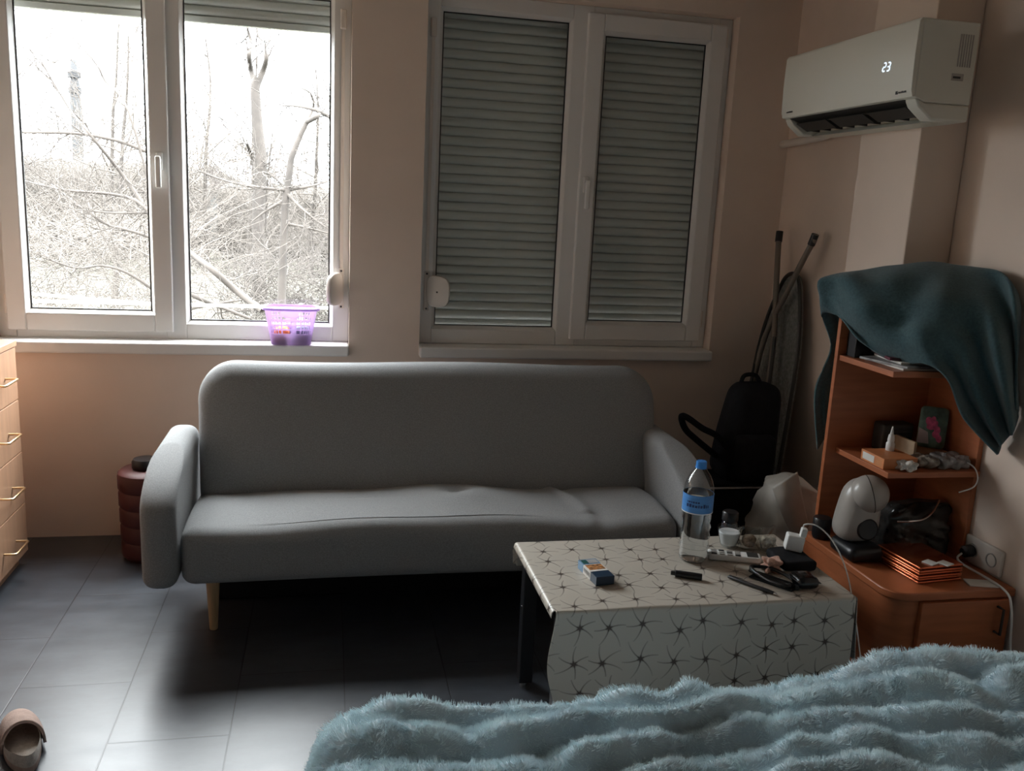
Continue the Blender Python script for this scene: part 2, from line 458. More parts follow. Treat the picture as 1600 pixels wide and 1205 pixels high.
def window(idx, x0, x1, fixed, sash):
    z0, z1 = 0.832, 2.29
    root = thing('window_%d' % idx, None, None, ((x0 + x1) / 2, YF, z0), kind='structure')
    fx0, fx1 = fixed          # glass of the fixed light
    sx0, sx1 = sash           # outer edge of the opening sash
    b = B()
    lo, hi = min(fx0, sx0), max(fx1, sx1)
    left_fixed = fx0 < sx0
    box(b, x0, (fx0 if left_fixed else sx0 + 0.03), YF, YF + 0.07, z0, z1)
    box(b, (sx1 - 0.03 if left_fixed else fx1), x1, YF, YF + 0.07, z0, z1)
    mid = (fx1, sx0 + 0.03) if left_fixed else (sx1 - 0.03, fx0)
    box(b, mid[0], mid[1], YF, YF + 0.07, z0, z1)
    gz0, gz1 = 0.897, 2.232
    f0, f1 = fx0, fx1
    box(b, f0, f1, YF, YF + 0.07, z0, gz0); box(b, f0, f1, YF, YF + 0.07, gz1, z1)
    s0, s1 = (mid[1], sx1 - 0.03) if left_fixed else (sx0 + 0.03, mid[0])
    box(b, s0, s1, YF, YF + 0.07, z0, 0.885); box(b, s0, s1, YF, YF + 0.07, 2.24, z1)
    st('window_frame', b, M_pvc, root, bevel=0.004)
    b = B(); bead(b, fx0, fx1, gz0, gz1, YF + 0.002, YF + 0.022); st('glazing_bead', b, M_pvc, root)
    b = B(); frame_ring(b, fx0 + 0.014, fx1 - 0.014, gz0 + 0.014, gz1 - 0.014, .004, .004, .004, .004, YF + 0.02, YF + 0.026); st('glazing_seal', b, M_seal, root)
    b = B(); box(b, fx0 + 0.01, fx1 - 0.01, YF + 0.028, YF + 0.032, gz0 + 0.01, gz1 - 0.01); st('glass_pane', b, M_glass, root)
    b = B(); frame_ring(b, sx0, sx1, 0.862, 2.262, 0.072, 0.072, 0.072, 0.072, YF - 0.02, YF + 0.05)
    sw = st('window_sash', b, M_pvc, root, bevel=0.006, bseg=3)
    g = (sx0 + 0.072, sx1 - 0.072, 0.934, 2.19)
    b = B(); bead(b, *g, YF - 0.019, YF + 0.006); st('glazing_bead', b, M_pvc, sw)
    b = B(); frame_ring(b, g[0] + .014, g[1] - .014, g[2] + .014, g[3] - .014, .004, .004, .004, .004, YF + 0.004, YF + 0.01); st('glazing_seal', b, M_seal, sw)
    b = B(); box(b, g[0] + .01, g[1] - .01, YF + 0.012, YF + 0.016, g[2] + .01, g[3] - .01); st('glass_pane', b, M_glass, sw)
    # hinges on the outer stile
    hx = sx1 if left_fixed else sx0
    for hz in (0.93, 2.17):
        b = B(); tube(b, [(hx, YF - 0.012, hz), (hx, YF - 0.012, hz + 0.075)], 0.008, 10); obj('hinge', b, M_pvc2, sw)
    # handle
    hx = sx0 + 0.030 if left_fixed else sx1 - 0.034
    b = B(); rbox(b, (hx - 0.013, YF - 0.031, 1.515), (hx + 0.013, YF - 0.02, 1.585), 0.005, (3, 2, 3))
    tube(b, [(hx, YF - 0.02, 1.555), (hx, YF - 0.06, 1.555)], 0.009, 12)
    rbox(b, (hx - 0.011, YF - 0.068, 1.445), (hx + 0.011, YF - 0.052, 1.57), 0.007, (3, 3, 6))
    obj('window_handle', b, M_white, sw)
    # sill board
    b = B(); box(b, x0 + 0.0, x1 + 0.0, 3.742, YF + 0.005, 0.785, 0.832)
    st('window_sill', b, M_pvc, root, bevel=0.008, bseg=3)
    return root
window(1, W1[0], W1[1], (-0.576, 0.019), (-1.255, -0.625))
window(2, W2[0], W2[1], (0.447, 1.013), (1.074, 1.705))

def shutter(x0, x1, zb, label):
    root = thing('roller_shutter', label, 'shutter', ((x0 + x1) / 2, 3.97, zb))
    b = B()
    z = zb + 0.028
    while z < 2.30:
        d = 0.0400
        prof = [(3.966, z), (3.9575, z + d * .12), (3.955, z + d * .4), (3.9565, z + d * .72), (3.963, z + d * .93), (3.968, z + d), (3.976, z + d), (3.976, z)]
        prism(b, prof, 0, x0, x1); z += d
    obj('slat_curtain', b, M_shut, root, angle=60)
    b = B(); box(b, x0, x1, 3.955, 3.98, zb, zb + 0.027); obj('bottom_rail', b, M_shut, root, bevel=0.003)
    for xx in (x0, x1):
        b = B(); box(b, xx - 0.014, xx + 0.014, 3.942, 3.992, 0.86, 2.31); obj('guide_rail', b, M_pvc, root, bevel=0.002)
    return root
shutter(-1.262, 0.06, 2.105, 'pale grey roller shutter pulled up above the bright window with trees')
shutter(0.416, 1.707, 0.862, 'grey roller shutter fully lowered behind the dark window')
b = B(); box(b, W1[0], W2[1], 3.93, YO, 0.80, 0.845); st('trim_1', b, M_pvc)

# strap winders on the frames
def winder(x, zc, flip, label, rot):
    root = thing('strap_winder', label, 'strap winder', (x, YF - 0.001, zc - 0.09))
    b = B(); rbox(b, (x - 0.011, YF - 0.009, zc - 0.085), (x + 0.011, YF + 0.0, zc + 0.085), 0.004, (2, 2, 6)); obj('mounting_plate', b, M_pvc2, root)
    for dz in (-0.076, 0.076):
        b = B(); lathe(b, [(0, 0), (0.0045, 0.0), (0.0045, 0.002), (0, 0.003)], (x, YF - 0.009, zc + dz), 12, (0, -1, 0)); obj('screw', b, M_dark, root)
    # flat rounded case that swings out into the room
    R = Matrix.Rotation(rot, 3, 'Z')
    out = []
    for k in range(40):
        t = 2 * PI * k / 40
        u = 0.052 + 0.052 * math.copysign(abs(math.cos(t)) ** 0.62, math.cos(t)); v = 0.066 * math.copysign(abs(math.sin(t)) ** 0.7, math.sin(t))
        if math.sin(t) > 0.2 and math.cos(t) < 0.3: v += 0.012 * max(0, math.sin(t)) * (0.3 - math.cos(t))
        out.append((u, v))
    b = B()
    rings = []
    for hgt, s in ((-0.011, 0.9), (-0.0095, 0.97), (-0.006, 1.0), (0.006, 1.0), (0.0095, 0.97), (0.011, 0.9)):
        rr = []
        for u, v in out:
            p = R @ Vector((0.052 + (u - 0.052) * s, hgt, v * s)); rr.append(b.verts.new(Vector((x, YF - 0.012, zc)) + p))
        rings.append(rr)
    for A_, C_ in zip(rings, rings[1:]):
        for k in range(40): b.faces.new((A_[k], A_[(k + 1) % 40], C_[(k + 1) % 40], C_[k]))
    b.faces.new(rings[0]); b.faces.new(rings[-1][::-1])
    obj('winder_case', b, M_pvc2, root)
    b = B(); c = Vector((x, YF - 0.012, zc)) + R @ Vector((0.05, -0.0112 * (1 if not flip else -1), 0)); ax = R @ Vector((0, -1 if not flip else 1, 0))
    lathe(b, [(0, 0.0), (0.004, 0.0), (0.004, 0.001), (0, 0.0012)], c, 12, ax); obj('rivet', b, M_dark, root)
    # strap running up to the guide
    b = B(); box(b, x - 0.007, x + 0.007, YF - 0.0075, YF - 0.006, zc + 0.085, 2.11); obj('pull_strap', b, M_pvc2, root)
    b = B(); rbox(b, (x - 0.012, YF - 0.016, 2.11), (x + 0.012, YF, 2.185), 0.005, (2, 2, 4)); obj('strap_guide', b, M_pvc2, root)
    return root
winder(0.055, 1.062, False, 'grey strap winder on the right edge of the bright window', math.radians(180 + 58))
winder(0.420, 1.062, False, 'pale round strap winder with a dark centre dot on the shuttered window', math.radians(-22))

# ---------------------------------------------------------------- sofa
sofa = thing('sofa', 'grey fabric three seat sofa with wooden legs under the two windows', 'sofa', (0.38, 3.1, 0))
_rs = np.random.RandomState(3)
def seat_fn(x, y, z):
    if z > 0.30:
        t = (z - 0.30) / 0.1
        z += t * (0.022 * math.sin(PI * min(1, max(0, (y - 2.75) / 0.42))) + 0.006 * math.sin(x * 5.0) + 0.004 * math.sin(x * 11 + y * 7))
        for cx, cy_, s, a in ((0.465, 3.03, 0.035, -0.026), (0.50, 2.97, 0.05, 0.012), (0.42, 3.0, 0.16, 0.010), (0.9, 3.0, 0.2, -0.008), (0.55, 2.98, 0.08, 0.007)):
            z += t * a * math.exp(-((x - cx) ** 2 + (y - cy_) ** 2) / (2 * s * s))
        # crease that curves from the back to the front
        xc = 0.80 + 0.10 * math.sin((3.2 - y) * 4.2); d = (x - xc) / 0.022
        z += t * 0.013 * math.exp(-d * d) * (1 if y > 2.84 else 0.3) - t * 0.006 * math.exp(-((x - xc - 0.05) / 0.03) ** 2)
        for xw, yw in ((0.08, 3.08), (0.14, 2.98)):
            z -= t * 0.0016 * math.exp(-((y - yw) / 0.008) ** 2 - ((x - xw) / 0.14) ** 2)
    y += 0.012 * math.sin(x * 2.3 + 1) if y < 2.8 else 0
    return x, y, z
b = B(); rbox(b, (-0.452, 2.745, 0.212), (1.212, 3.24, 0.397), 0.045, (110, 50, 5), seat_fn)
obj('seat', b, M_sofa, sofa)
def rr_outline(hw, z0, z1, rt, rb, n_=12):
    o = []
    for cx, cz, r_, a0 in ((hw - rt, z1 - rt, rt, 0), (-hw + rt, z1 - rt, rt, 90), (-hw + rb, z0 + rb, rb, 180), (hw - rb, z0 + rb, rb, 270)):
        for k in range(n_ + 1):
            a = math.radians(a0 + 90 * k / n_); o.append((cx + r_ * math.cos(a), cz + r_ * math.sin(a)))
        # straight run to the next corner
        nx_ = {0: (-hw + rt, z1), 90: (-hw, z0 + rb), 180: (hw - rb, z0), 270: (hw, z1 - rt)}[a0]; lx, lz = o[-1]
        o += [(lx + (nx_[0] - lx) * q / 24, lz + (nx_[1] - lz) * q / 24) for q in range(1, 24)]
    return o
def back_pt(u, y, z):
    z += 0.004 * math.sin(u * 6 + 1)
    y += max(0.0, z - 0.40) * 0.42
    return (0.415 + u * (0.985 + 0.03 * (z - 0.36) / 0.45), y, z)
b = B(); rings = []
RB = 0.05
seq = [(3.255 - d, i_) for d, i_ in [(RB * (1 - math.cos(t)), RB * (1 - math.sin(t))) for t in [PI / 2 * k / 6 for k in range(7)]]]
seq += [(3.125 + RB * (1 - math.sin(t)), RB * (1 - math.cos(t))) for t in [PI / 2 * k / 6 for k in range(7)]]
seq += [(3.125 - 0.012 * math.sin(PI / 2 * k / 6), RB + 0.035 * k) for k in range(1, 6)]
for y_, ins_ in seq:
    rings.append([b.verts.new(back_pt(u, y_, z)) for u, z in rr_outline(0.868 - ins_, 0.30 + ins_, 0.83 - ins_, max(0.012, 0.135 - ins_ * 0.6), max(0.01, 0.05 - ins_ * 0.5))])
for A_, C_ in zip(rings, rings[1:]):
    for k in range(len(A_)): b.faces.new((A_[k], A_[(k + 1) % len(A_)], C_[(k + 1) % len(A_)], C_[k]))
b.faces.new(rings[0][::-1]); b.faces.new(rings[-1])
obj('backrest', b, M_sofa, sofa)
b = B(); rbox(b, (-0.40, 3.10, 0.006), (1.16, 3.21, 0.36), 0.01, (6, 3, 4)); obj('underside_light_block', b, M_blackfab, sofa, label='added black slab keeping the gap under the sofa dark')  # added slab, blocks the bright wall and floor strip seen under the seat
def arm(x0, x1):
    def fn(x, y, z):
        # front slopes back towards the top, with a soft shoulder
        t = max(0.0, (z - 0.46) / 0.14)
        if y < 3.1: y += 0.30 * t * t * (3.1 - y) / 0.38
        y += 0.02 * (z - 0.2)
        x += 0.02 * (z - 0.2) * (-1 if x0 < 0 else 1) * 0.6
        return x, y, z
    bm = B(); rbox(bm, (x0, 2.715, 0.215), (x1, 3.33, 0.605), 0.042, (4, 26, 22), fn)
    return obj('armrest', bm, M_sofa, sofa)
arm(-0.562, -0.454); arm(1.214, 1.325)
for lx, ly in ((-0.37, 2.89), (1.13, 2.89), (-0.37, 3.27), (1.13, 3.27)):
    b = B(); lathe(b, [(0, 0), (0.0125, 0), (0.0135, 0.004), (0.0235, 0.20), (0.024, 0.235), (0, 0.235)], (lx, ly, 0), 24)
    obj('leg', b, M_legwood, sofa, label='pale wooden leg')

# ---------------------------------------------------------------- dresser on the left
DX, DY0, DY1 = -1.13, 2.55, 3.525
dr = thing('dresser', 'light wood chest of drawers with brass handles at the left edge', 'dresser', (-1.35, 3.0, 0))
b = B(); box(b, XL + 0.003, DX - 0.02, DY0, DY1, 0.05, 0.85); obj('body', b, M_dress, dr, smooth=False, bevel=0.002)
b = B(); box(b, XL + 0.003, DX - 0.03, DY0 + 0.02, DY1 - 0.02, 0, 0.05); obj('plinth', b, M_dress, dr, smooth=False)
b = B(); box(b, XL + 0.003, DX + 0.004, DY0 - 0.005, DY1 + 0.004, 0.85, 0.872); obj('top', b, M_dress, dr, smooth=False, bevel=0.002)
for i, (z0, z1) in enumerate(((0.651, 0.846), (0.449, 0.647), (0.247, 0.445), (0.052, 0.243))):
    b = B(); box(b, DX - 0.02, DX, DY0 + 0.003, DY1 - 0.003, z0, z1); d = obj('drawer', b, M_dress, dr, smooth=False, bevel=0.0015)
    zh = (0.75, 0.545, 0.341, 0.134)[i]
    for yy in ((3.27, 3.40),):
        b = B(); h = DX + 0.042
        tube(b, [(DX, yy[0], zh), (h - 0.004, yy[0], zh), (h, yy[0] + 0.004, zh), (h, yy[1] - 0.004, zh), (h - 0.004, yy[1], zh), (DX, yy[1], zh)], 0.0042, 8)
        obj('handle', b, M_brass, d, label='brass bar handle')

# ---------------------------------------------------------------- maroon bin behind the sofa arm
bn = thing('storage_bin', 'dark red ribbed plastic bin beside the left sofa arm', 'bin', (-0.69, 3.56, 0))
pr = [(0, 0), (0.095, 0), (0.10, 0.01)]
for k in range(5):
    z = 0.012 + k * 0.068; pr += [(0.104 + 0.001 * k, z), (0.108 + 0.0015 * k, z + 0.008), (0.108 + 0.0015 * k, z + 0.056), (0.104 + 0.001 * k, z + 0.066)]
pr += [(0.112, 0.352), (0.10, 0.362), (0, 0.364)]
b = B(); lathe(b, pr, (-0.69, 3.56, 0), 40); obj('body', b, M_maroon, bn)
b = B(); lathe(b, [(0, 0.362), (0.046, 0.362), (0.05, 0.37), (0.05, 0.392), (0.044, 0.402), (0, 0.404)], (-0.70, 3.56, 0), 28); obj('lid_knob', b, M_black, bn, label='round black knob on the lid')

# ---------------------------------------------------------------- laundry basket on the sill
def basket():
    cx, cy_, z0 = -0.150, 3.79, 0.832
    root = thing('basket', 'small purple perforated plastic basket on the sill of the bright window', 'basket', (cx, cy_, z0))
    mt = bpy.data.materials.new('translucent_purple_plastic'); mt.use_nodes = True
    n = mt.node_tree.nodes; l = mt.node_tree.links; p = n['Principled BSDF']
    p.inputs['Base Color'].default_value = (0.46, 0.35, 0.54, 1); p.inputs['Roughness'].default_value = 0.35
    tr = n.new('ShaderNodeBsdfTranslucent'); tr.inputs[0].default_value = (0.55, 0.44, 0.63, 1)
    mx = n.new('ShaderNodeMixShader'); mx.inputs[0].default_value = 0.36
    l.new(p.outputs[0], mx.inputs[1]); l.new(tr.outputs[0], mx.inputs[2]); tp = n.new('ShaderNodeBsdfTransparent'); tp.inputs[0].default_value = (0.86, 0.74, 0.95, 1); mz = n.new('ShaderNodeMixShader'); mz.inputs[0].default_value = 0.38
    l.new(mx.outputs[0], mz.inputs[1]); l.new(tp.outputs[0], mz.inputs[2]); l.new(mz.outputs[0], n['Material Output'].inputs[0])
    bm = B(); H = 0.148; NU, NV = 132, 22
    def P_(i, j):
        t = j / NV; a = 2 * PI * i / NU; hx = 0.080 + 0.026 * t; hy = 0.052 + 0.018 * t
        ca, sa = math.cos(a), math.sin(a); e = 0.45
        return (cx + hx * math.copysign(abs(ca) ** e, ca), cy_ + hy * math.copysign(abs(sa) ** e, sa), z0 + 0.002 + H * t)
    V = [[bm.verts.new(P_(i, j)) for i in range(NU)] for j in range(NV + 1)]
    for j in range(NV):
        for i in range(NU):
            a = 2 * PI * (i + 0.5) / NU; x = abs(math.cos(a)); u = V[j][i].co.x - cx; front = abs(math.sin(a)) > 0.25 and abs(u) < 0.078
            t = (j + 0.5) / NV
            top = 0.60 + 0.34 * min(1, abs(u) / 0.05)          # the holes climb towards the sides in a V
            hole = front and 0.30 < t < top and (i % 3 != 0) and (j % 3 != 0)
            if not hole: bm.faces.new((V[j][i], V[j][(i + 1) % NU], V[j + 1][(i + 1) % NU], V[j + 1][i]))
    bm.faces.new(V[0][::-1])
    obj('body', bm, mt, root, solid=0.0016, smooth=True)
    bm = B(); ring = []
    for i in range(NU):
        p = Vector(P_(i, NV)); d = Vector((p.x - cx, p.y - cy_, 0)).normalized()
        ring.append([bm.verts.new(p + d * o + Vector((0, 0, z))) for o, z in ((-0.002, 0.0), (0.004, 0.006), (0.010, 0.005), (0.013, -0.001), (0.011, -0.004))])
    for i in range(NU):
        for k in range(4): bm.faces.new((ring[i][k], ring[(i + 1) % NU][k], ring[(i + 1) % NU][k + 1], ring[i][k + 1]))
    obj('rim', bm, mt, root, solid=0.0016)
    return cx, cy_, z0
bx, by, bz = basket()
def lump(lo, hi, r, amp, seed, n=(10, 10, 8), fr=30):
    rs = np.random.RandomState(seed); ph = rs.rand(9) * 6.28
    c = (np.array(lo) + np.array(hi)) / 2
    def fn(x, y, z):
        d = np.array((x, y, z)) - c; L = np.linalg.norm(d) + 1e-9
        k = amp * (math.sin(fr * x + ph[0] + 2 * math.sin(fr * .7 * z + ph[1])) + math.sin(fr * y + ph[2] + 2 * math.sin(fr * .6 * x + ph[3])) + math.sin(fr * 1.3 * z + ph[4] + math.sin(fr * y + ph[5]))) / 3
        return tuple(np.array((x, y, z)) + d / L * k)
    bm = B(); rbox(bm, lo, hi, r, n, fn); return bm
obj('cloth_bundle', lump((bx - 0.074, by - 0.048, bz + 0.006), (bx - 0.004, by + 0.042, bz + 0.072), 0.025, 0.008, 1), mat('orange_cotton', (0.62, 0.16, 0.05), 0.9, var=0.3, scale=60),
    label='orange cloth folded in the left of the purple basket', cat='cloth')
obj('cloth_bundle', lump((bx + 0.002, by - 0.048, bz + 0.006), (bx + 0.074, by + 0.042, bz + 0.078), 0.025, 0.008, 2), mat('slate_cotton', (0.16, 0.16, 0.22), 0.9, var=0.3, scale=60),
    label='slate blue cloth folded in the right of the purple basket', cat='cloth')

# ---------------------------------------------------------------- air conditioner
ac = thing('air_conditioner', 'white wall mounted air conditioner showing 23 in the upper right corner', 'air conditioner', (1.76, 2.785, 1.76))
Y0, Y1, XB, XF = 2.40, 3.17, 1.85, 1.652
body = [(XB, 1.752), (XB, 2.028), (XF + 0.03, 2.030), (XF + 0.012, 2.026), (XF + 0.003, 2.012), (XF + 0.004, 1.925), (XF + 0.008, 1.830), (XF + 0.014, 1.816), (XF + 0.052, 1.795), (XF + 0.085, 1.752)]
prof_panel = [(XF + 0.006, 2.030), (XF - 0.001, 2.020), (XF - 0.003, 1.93), (XF, 1.83), (XF + 0.006, 1.812), (XF + 0.012, 1.812), (XF + 0.012, 2.03)]
b = B(); prism(b, [(XB, 1.80), (XB, 2.030), (XF + 0.012, 2.030), (XF + 0.012, 1.812), (XF + 0.05, 1.80)], 1, Y0, Y1); obj('upper_body', b, M_acw, ac, bevel=0.004)
b = B(); prism(b, prof_panel, 1, Y0 + 0.001, Y1 - 0.001); obj('front_panel', b, M_acw, ac, bevel=0.0015)
low = [(XB, 1.752), (XB, 1.799), (XF + 0.05, 1.799), (XF + 0.016, 1.811), (XF + 0.03, 1.786), (XF + 0.075, 1.752)]
for ya, yb in ((Y0, Y0 + 0.055), (Y1 - 0.04, Y1)):
    b = B(); prism(b, low, 1, ya, yb); obj('lower_end', b, M_acw, ac, bevel=0.006)
b = B(); prism(b, [(XB, 1.752), (XB, 1.80), (XB - 0.06, 1.80), (XB - 0.055, 1.77), (XF + 0.11, 1.752)], 1, Y0 + 0.055, Y1 - 0.04); obj('rear_underside', b, M_acw, ac)
b = B(); prism(b, [(XF + 0.014, 1.809), (XF + 0.06, 1.796), (XF + 0.14, 1.79), (XF + 0.14, 1.799), (XF + 0.05, 1.8105)], 1, Y0 + 0.055, Y1 - 0.04); obj('outlet_duct', b, M_dark, ac, smooth=False)
b = B()
for k in range(3):
    ya = Y0 + 0.07 + k * 0.222; prism(b, [(XF + 0.035, 1.790), (XF + 0.038, 1.7925), (XF + 0.085, 1.768), (XF + 0.082, 1.7655)], 1, ya, ya + 0.20)
obj('louver', b, M_dark, ac, smooth=False)
for k in range(9):
    b = B(); ya = Y0 + 0.09 + k * 0.075
    prism(b, [(XF + 0.06, 1.793), (XF + 0.12, 1.788), (XF + 0.12, 1.765), (XF + 0.085, 1.766)], 1, ya, ya + 0.003); obj('vane', b, M_dark, ac, smooth=False)
# side grille and sticker on the near end
b = B(); 
for k in range(6): box(b, XB - 0.062 + k * 0.008, XB - 0.058 + k * 0.008, Y0 - 0.0012, Y0, 1.905, 1.995)
obj('side_grille', b, M_grey, ac, smooth=False)
b = B(); box(b, XB - 0.075, XB - 0.035, Y0 - 0.0008, Y0, 1.866, 1.886); obj('rating_sticker', b, M_grey, ac, smooth=False)
b = B(); box(b, XB - 0.07, XB - 0.045, Y0 - 0.0014, Y0, 1.872, 1.878); obj('sticker_print', b, M_dark, ac, smooth=False)
# display: seven segment 2 and 3
seg = {'2': 'abged', '3': 'abgcd'}
M_led = mat('white_led', (0.8, 0.9, 1), 0.5, emit=(0.68, 0.82, 1.0), estr=1.25)
def digit(bm, ch, yc, zc, w_=0.0135, h_=0.0235):
    t = 0.0037; x = XF - 0.0034
    S_ = {'a': (0, 1, 1), 'g': (0, 0, 1), 'd': (0, -1, 1), 'b': (1, .5, 0), 'c': (1, -.5, 0), 'f': (-1, .5, 0), 'e': (-1, -.5, 0)}
    for s in seg[ch]:
        u, v, hor = S_[s]; yy = yc - u * w_ / 2 - 0.10 * v * h_; zz = zc + v * h_ / 2
        if hor: box(bm, x, x + 0.0016, yy - w_ / 2 + 0.002, yy + w_ / 2 - 0.002, zz - t / 2, zz + t / 2)
        else: box(bm, x, x + 0.0016, yy - t / 2, yy + t / 2, zz - h_ / 4 + 0.001, zz + h_ / 4 - 0.001, Matrix.Rotation(0.20, 3, 'X'))
b = B(); digit(b, '2', 2.545, 1.912); digit(b, '3', 2.5235, 1.911); obj('display_digits', b, M_led, ac, smooth=False, label='glowing white number 23')
def marks(bm, ya, yb, z, h_, n_):
    """a line of small unreadable lettering"""
    rs = np.random.RandomState(int(ya * 1000)); x = XF + 0.0002; st_ = (yb - ya) / n_
    for k in range(n_):
        y = ya + st_ * k; hh = h_ * (0.65 + 0.35 * rs.rand()); box(bm, x - 0.0016, x + 0.004, y + st_ * 0.12, y + st_ * 0.86, z, z + hh)
b = B(); marks(b, 2.425, 2.462, 1.8265, 0.006, 7); box(b, XF - 0.0014, XF + 0.004, 2.466, 2.475, 1.825, 1.834); obj('maker_mark', b, M_dark, ac, smooth=False)
b = B(); marks(b, 3.085, 3.13, 1.8275, 0.0055, 6); obj('small_lettering', b, M_dark, ac, smooth=False)
b = B(); tube(b, smooth_path([(1.88, 3.12, 1.79), (1.93, 3.25, 1.792), (1.99, 3.45, 1.785), (1.995, 3.70, 1.775), (1.995, 3.785, 1.772)], 5), 0.017, 12); obj('drain_pipe', b, M_pvc2, ac)

# ---------------------------------------------------------------- ironing board in the corner
ib = thing('ironing_board', 'folded ironing board standing on end in the corner beside the dark window', 'ironing board', (1.93, 3.52, 0))
M_ibc = mat('grey_patterned_cover', (0.20, 0.205, 0.19), 0.9, var=0.35, scale=70)
M_ibl = mat('grey_painted_tube', (0.20, 0.17, 0.14), 0.45, 0.3, var=0.1)
def board_x(z): return 1.885 + 0.09 * z / 1.2
out = [(3.36, 0.05), (3.72, 0.05), (3.735, 0.35), (3.725, 0.75), (3.705, 0.92), (3.67, 1.04), (3.61, 1.16), (3.575, 1.20), (3.53, 1.215), (3.48, 1.20), (3.44, 1.13), (3.39, 0.98), (3.365, 0.8), (3.355, 0.4)]
outs = [(p.x, p.y) for p in smooth_path([Vector((y, z, 0)) for y, z in out] + [Vector((3.36, 0.05, 0))], 4)][:-1]
b = B(); prism(b, outs, 0, 0.0, 0.014)
for v in b.verts: v.co.x += board_x(v.co.z)
obj('board', b, M_ibc, ib, bevel=0.003)
b = B(); tube(b, [(board_x(z) - 0.004, y, z) for y, z in outs] + [(board_x(outs[0][1]) - 0.004, *outs[0])], 0.0085, 8); obj('board_frame', b, M_dark, ib)
for ya, yb in ((3.655, 3.50), (3.355, 3.61)):
    b = B(); pts = [(1.955, ya, 1.372), (1.93, ya + (yb - ya) * 0.45, 1.16), (1.90, yb, 0.85), (1.86, yb + (yb - ya) * 0.1, 0.2)]
    tube(b, smooth_path(pts, 6), 0.0125, 12); lg = obj('leg', b, M_ibl, ib)
    b = B(); tube(b, [(1.957, ya, 1.39), (1.951, ya + (yb - ya) * .06, 1.345)], 0.0155, 12); obj('foot_cap', b, M_black, lg)
b = B(); tube(b, [(1.88, 3.42, 0.55), (1.88, 3.66, 0.55)], 0.008, 8); tube(b, [(1.87, 3.44, 0.30), (1.87, 3.44, 0.95)], 0.008, 8); tube(b, [(1.875, 3.63, 0.30), (1.885, 3.62, 0.80)], 0.008, 8)
obj('folding_stay', b, M_dark, ib)

# ---------------------------------------------------------------- backpack, suitcase, bag
sc_ = thing('suitcase', 'black suitcase on the floor under the backpack', 'suitcase', (1.60, 3.33, 0))
b = B(); rbox(b, (1.42, 3.20, 0.02), (1.80, 3.46, 0.366), 0.03, (8, 6, 8)); obj('body', b, M_blackfab, sc_)
b = B(); frame_ring(b, 1.421, 1.799, 0.021, 0.3605, .003, .003, .003, .003, 3.20, 3.205)
tube(b, [(1.44, 3.197, 0.358), (1.78, 3.197, 0.358)], 0.0035, 6); obj('zip', b, M_grey, sc_)
for xx in (1.46, 1.76):
    for yy in (3.23, 3.43):
        b = B(); tube(b, [(xx - 0.012, yy, 0.018), (xx + 0.012, yy, 0.018)], 0.018, 14); obj('wheel', b, M_black, sc_)
bp = thing('backpack', 'black backpack sitting on the suitcase behind the right sofa arm', 'backpack', (1.69, 3.30, 0.366))
def bp_fn(x, y, z):
    t = (z - 0.366) / 0.41; k = 1.0 - 0.24 * t ** 1.7
    x = 1.705 + (x - 1.705) * k + 0.012 * math.sin(9 * z) + 0.02 * t; y = 3.31 + (y - 3.31) * (1.0 - 0.2 * t) - 0.015 * math.sin(PI * t)
    return x, y, z
b = B(); rbox(b, (1.59, 3.215, 0.368), (1.84, 3.41, 0.775), 0.06, (10, 8, 16), bp_fn); obj('main_body', b, M_blackfab, bp)
b = B(); rbox(b, (1.625, 3.165, 0.385), (1.80, 3.24, 0.58), 0.03, (8, 4, 8), lambda x, y, z: (x + 0.01 * math.sin(9 * z), y, z)); obj('front_pocket', b, M_blackfab, bp)
b = B(); V = smooth_path([(1.62, 3.25, 0.50), (1.54, 3.21, 0.575), (1.47, 3.20, 0.61), (1.40, 3.195, 0.655), (1.38, 3.21, 0.655), (1.41, 3.23, 0.60), (1.47, 3.25, 0.55), (1.58, 3.28, 0.47)], 6)
tube(b, V, [0.013] * len(V), 8); obj('shoulder_strap', b, M_blackfab, bp)
b = B(); tube(b, smooth_path([(1.68, 3.33, 0.765), (1.70, 3.34, 0.80), (1.75, 3.34, 0.80), (1.77, 3.33, 0.765)], 5), 0.009, 8); obj('grab_handle', b, M_blackfab, bp)

M_bag = mat('greyish_white_plastic_film', (0.46, 0.44, 0.40), 0.45, var=0.12, scale=14, bump=0.5, bscale=25)
pb = thing('plastic_bag', 'full pale grey plastic carrier bag between sofa and corner shelf', 'bag', (1.70, 2.90, 0))
def bag_fn(x, y, z):
    t = z / 0.5; w_ = 1.0 - 0.28 * max(0, t - 0.55) ** 1.2 * 2 + 0.05 * math.sin(5 * t)
    x = 1.695 + (x - 1.695) * w_; y = 2.87 + (y - 2.87) * w_
    k = 0.010 * math.sin(31 * x + 9 * math.sin(13 * z)) + 0.008 * math.sin(40 * z + 21 * x + 3 * math.sin(30 * y))
    return x + k * .5, y - k, z + (0.02 * math.sin(16 * x) if t > .8 else 0)
b = B(); rbox(b, (1.555, 2.745, 0.0), (1.835, 2.995, 0.50), 0.10, (22, 16, 28), bag_fn); obj('bag_body', b, M_bag, pb)
ctrl = [[tuple(at(px, py, 1, yv)) for px, py, yv in row] for row in (
    [(1206, 762, 2.76), (1222, 752, 2.74), (1246, 737, 2.73)], [(1216, 790, 2.735), (1230, 780, 2.715), (1252, 766, 2.72)],
    [(1228, 818, 2.735), (1242, 808, 2.715), (1258, 795, 2.725)], [(1244, 845, 2.74), (1254, 835, 2.73), (1264, 822, 2.735)])]
b = B(); sheet(b, crgrid(ctrl, 5, 5)); obj('turned_flap', b, M_bag, pb, solid=0.001)
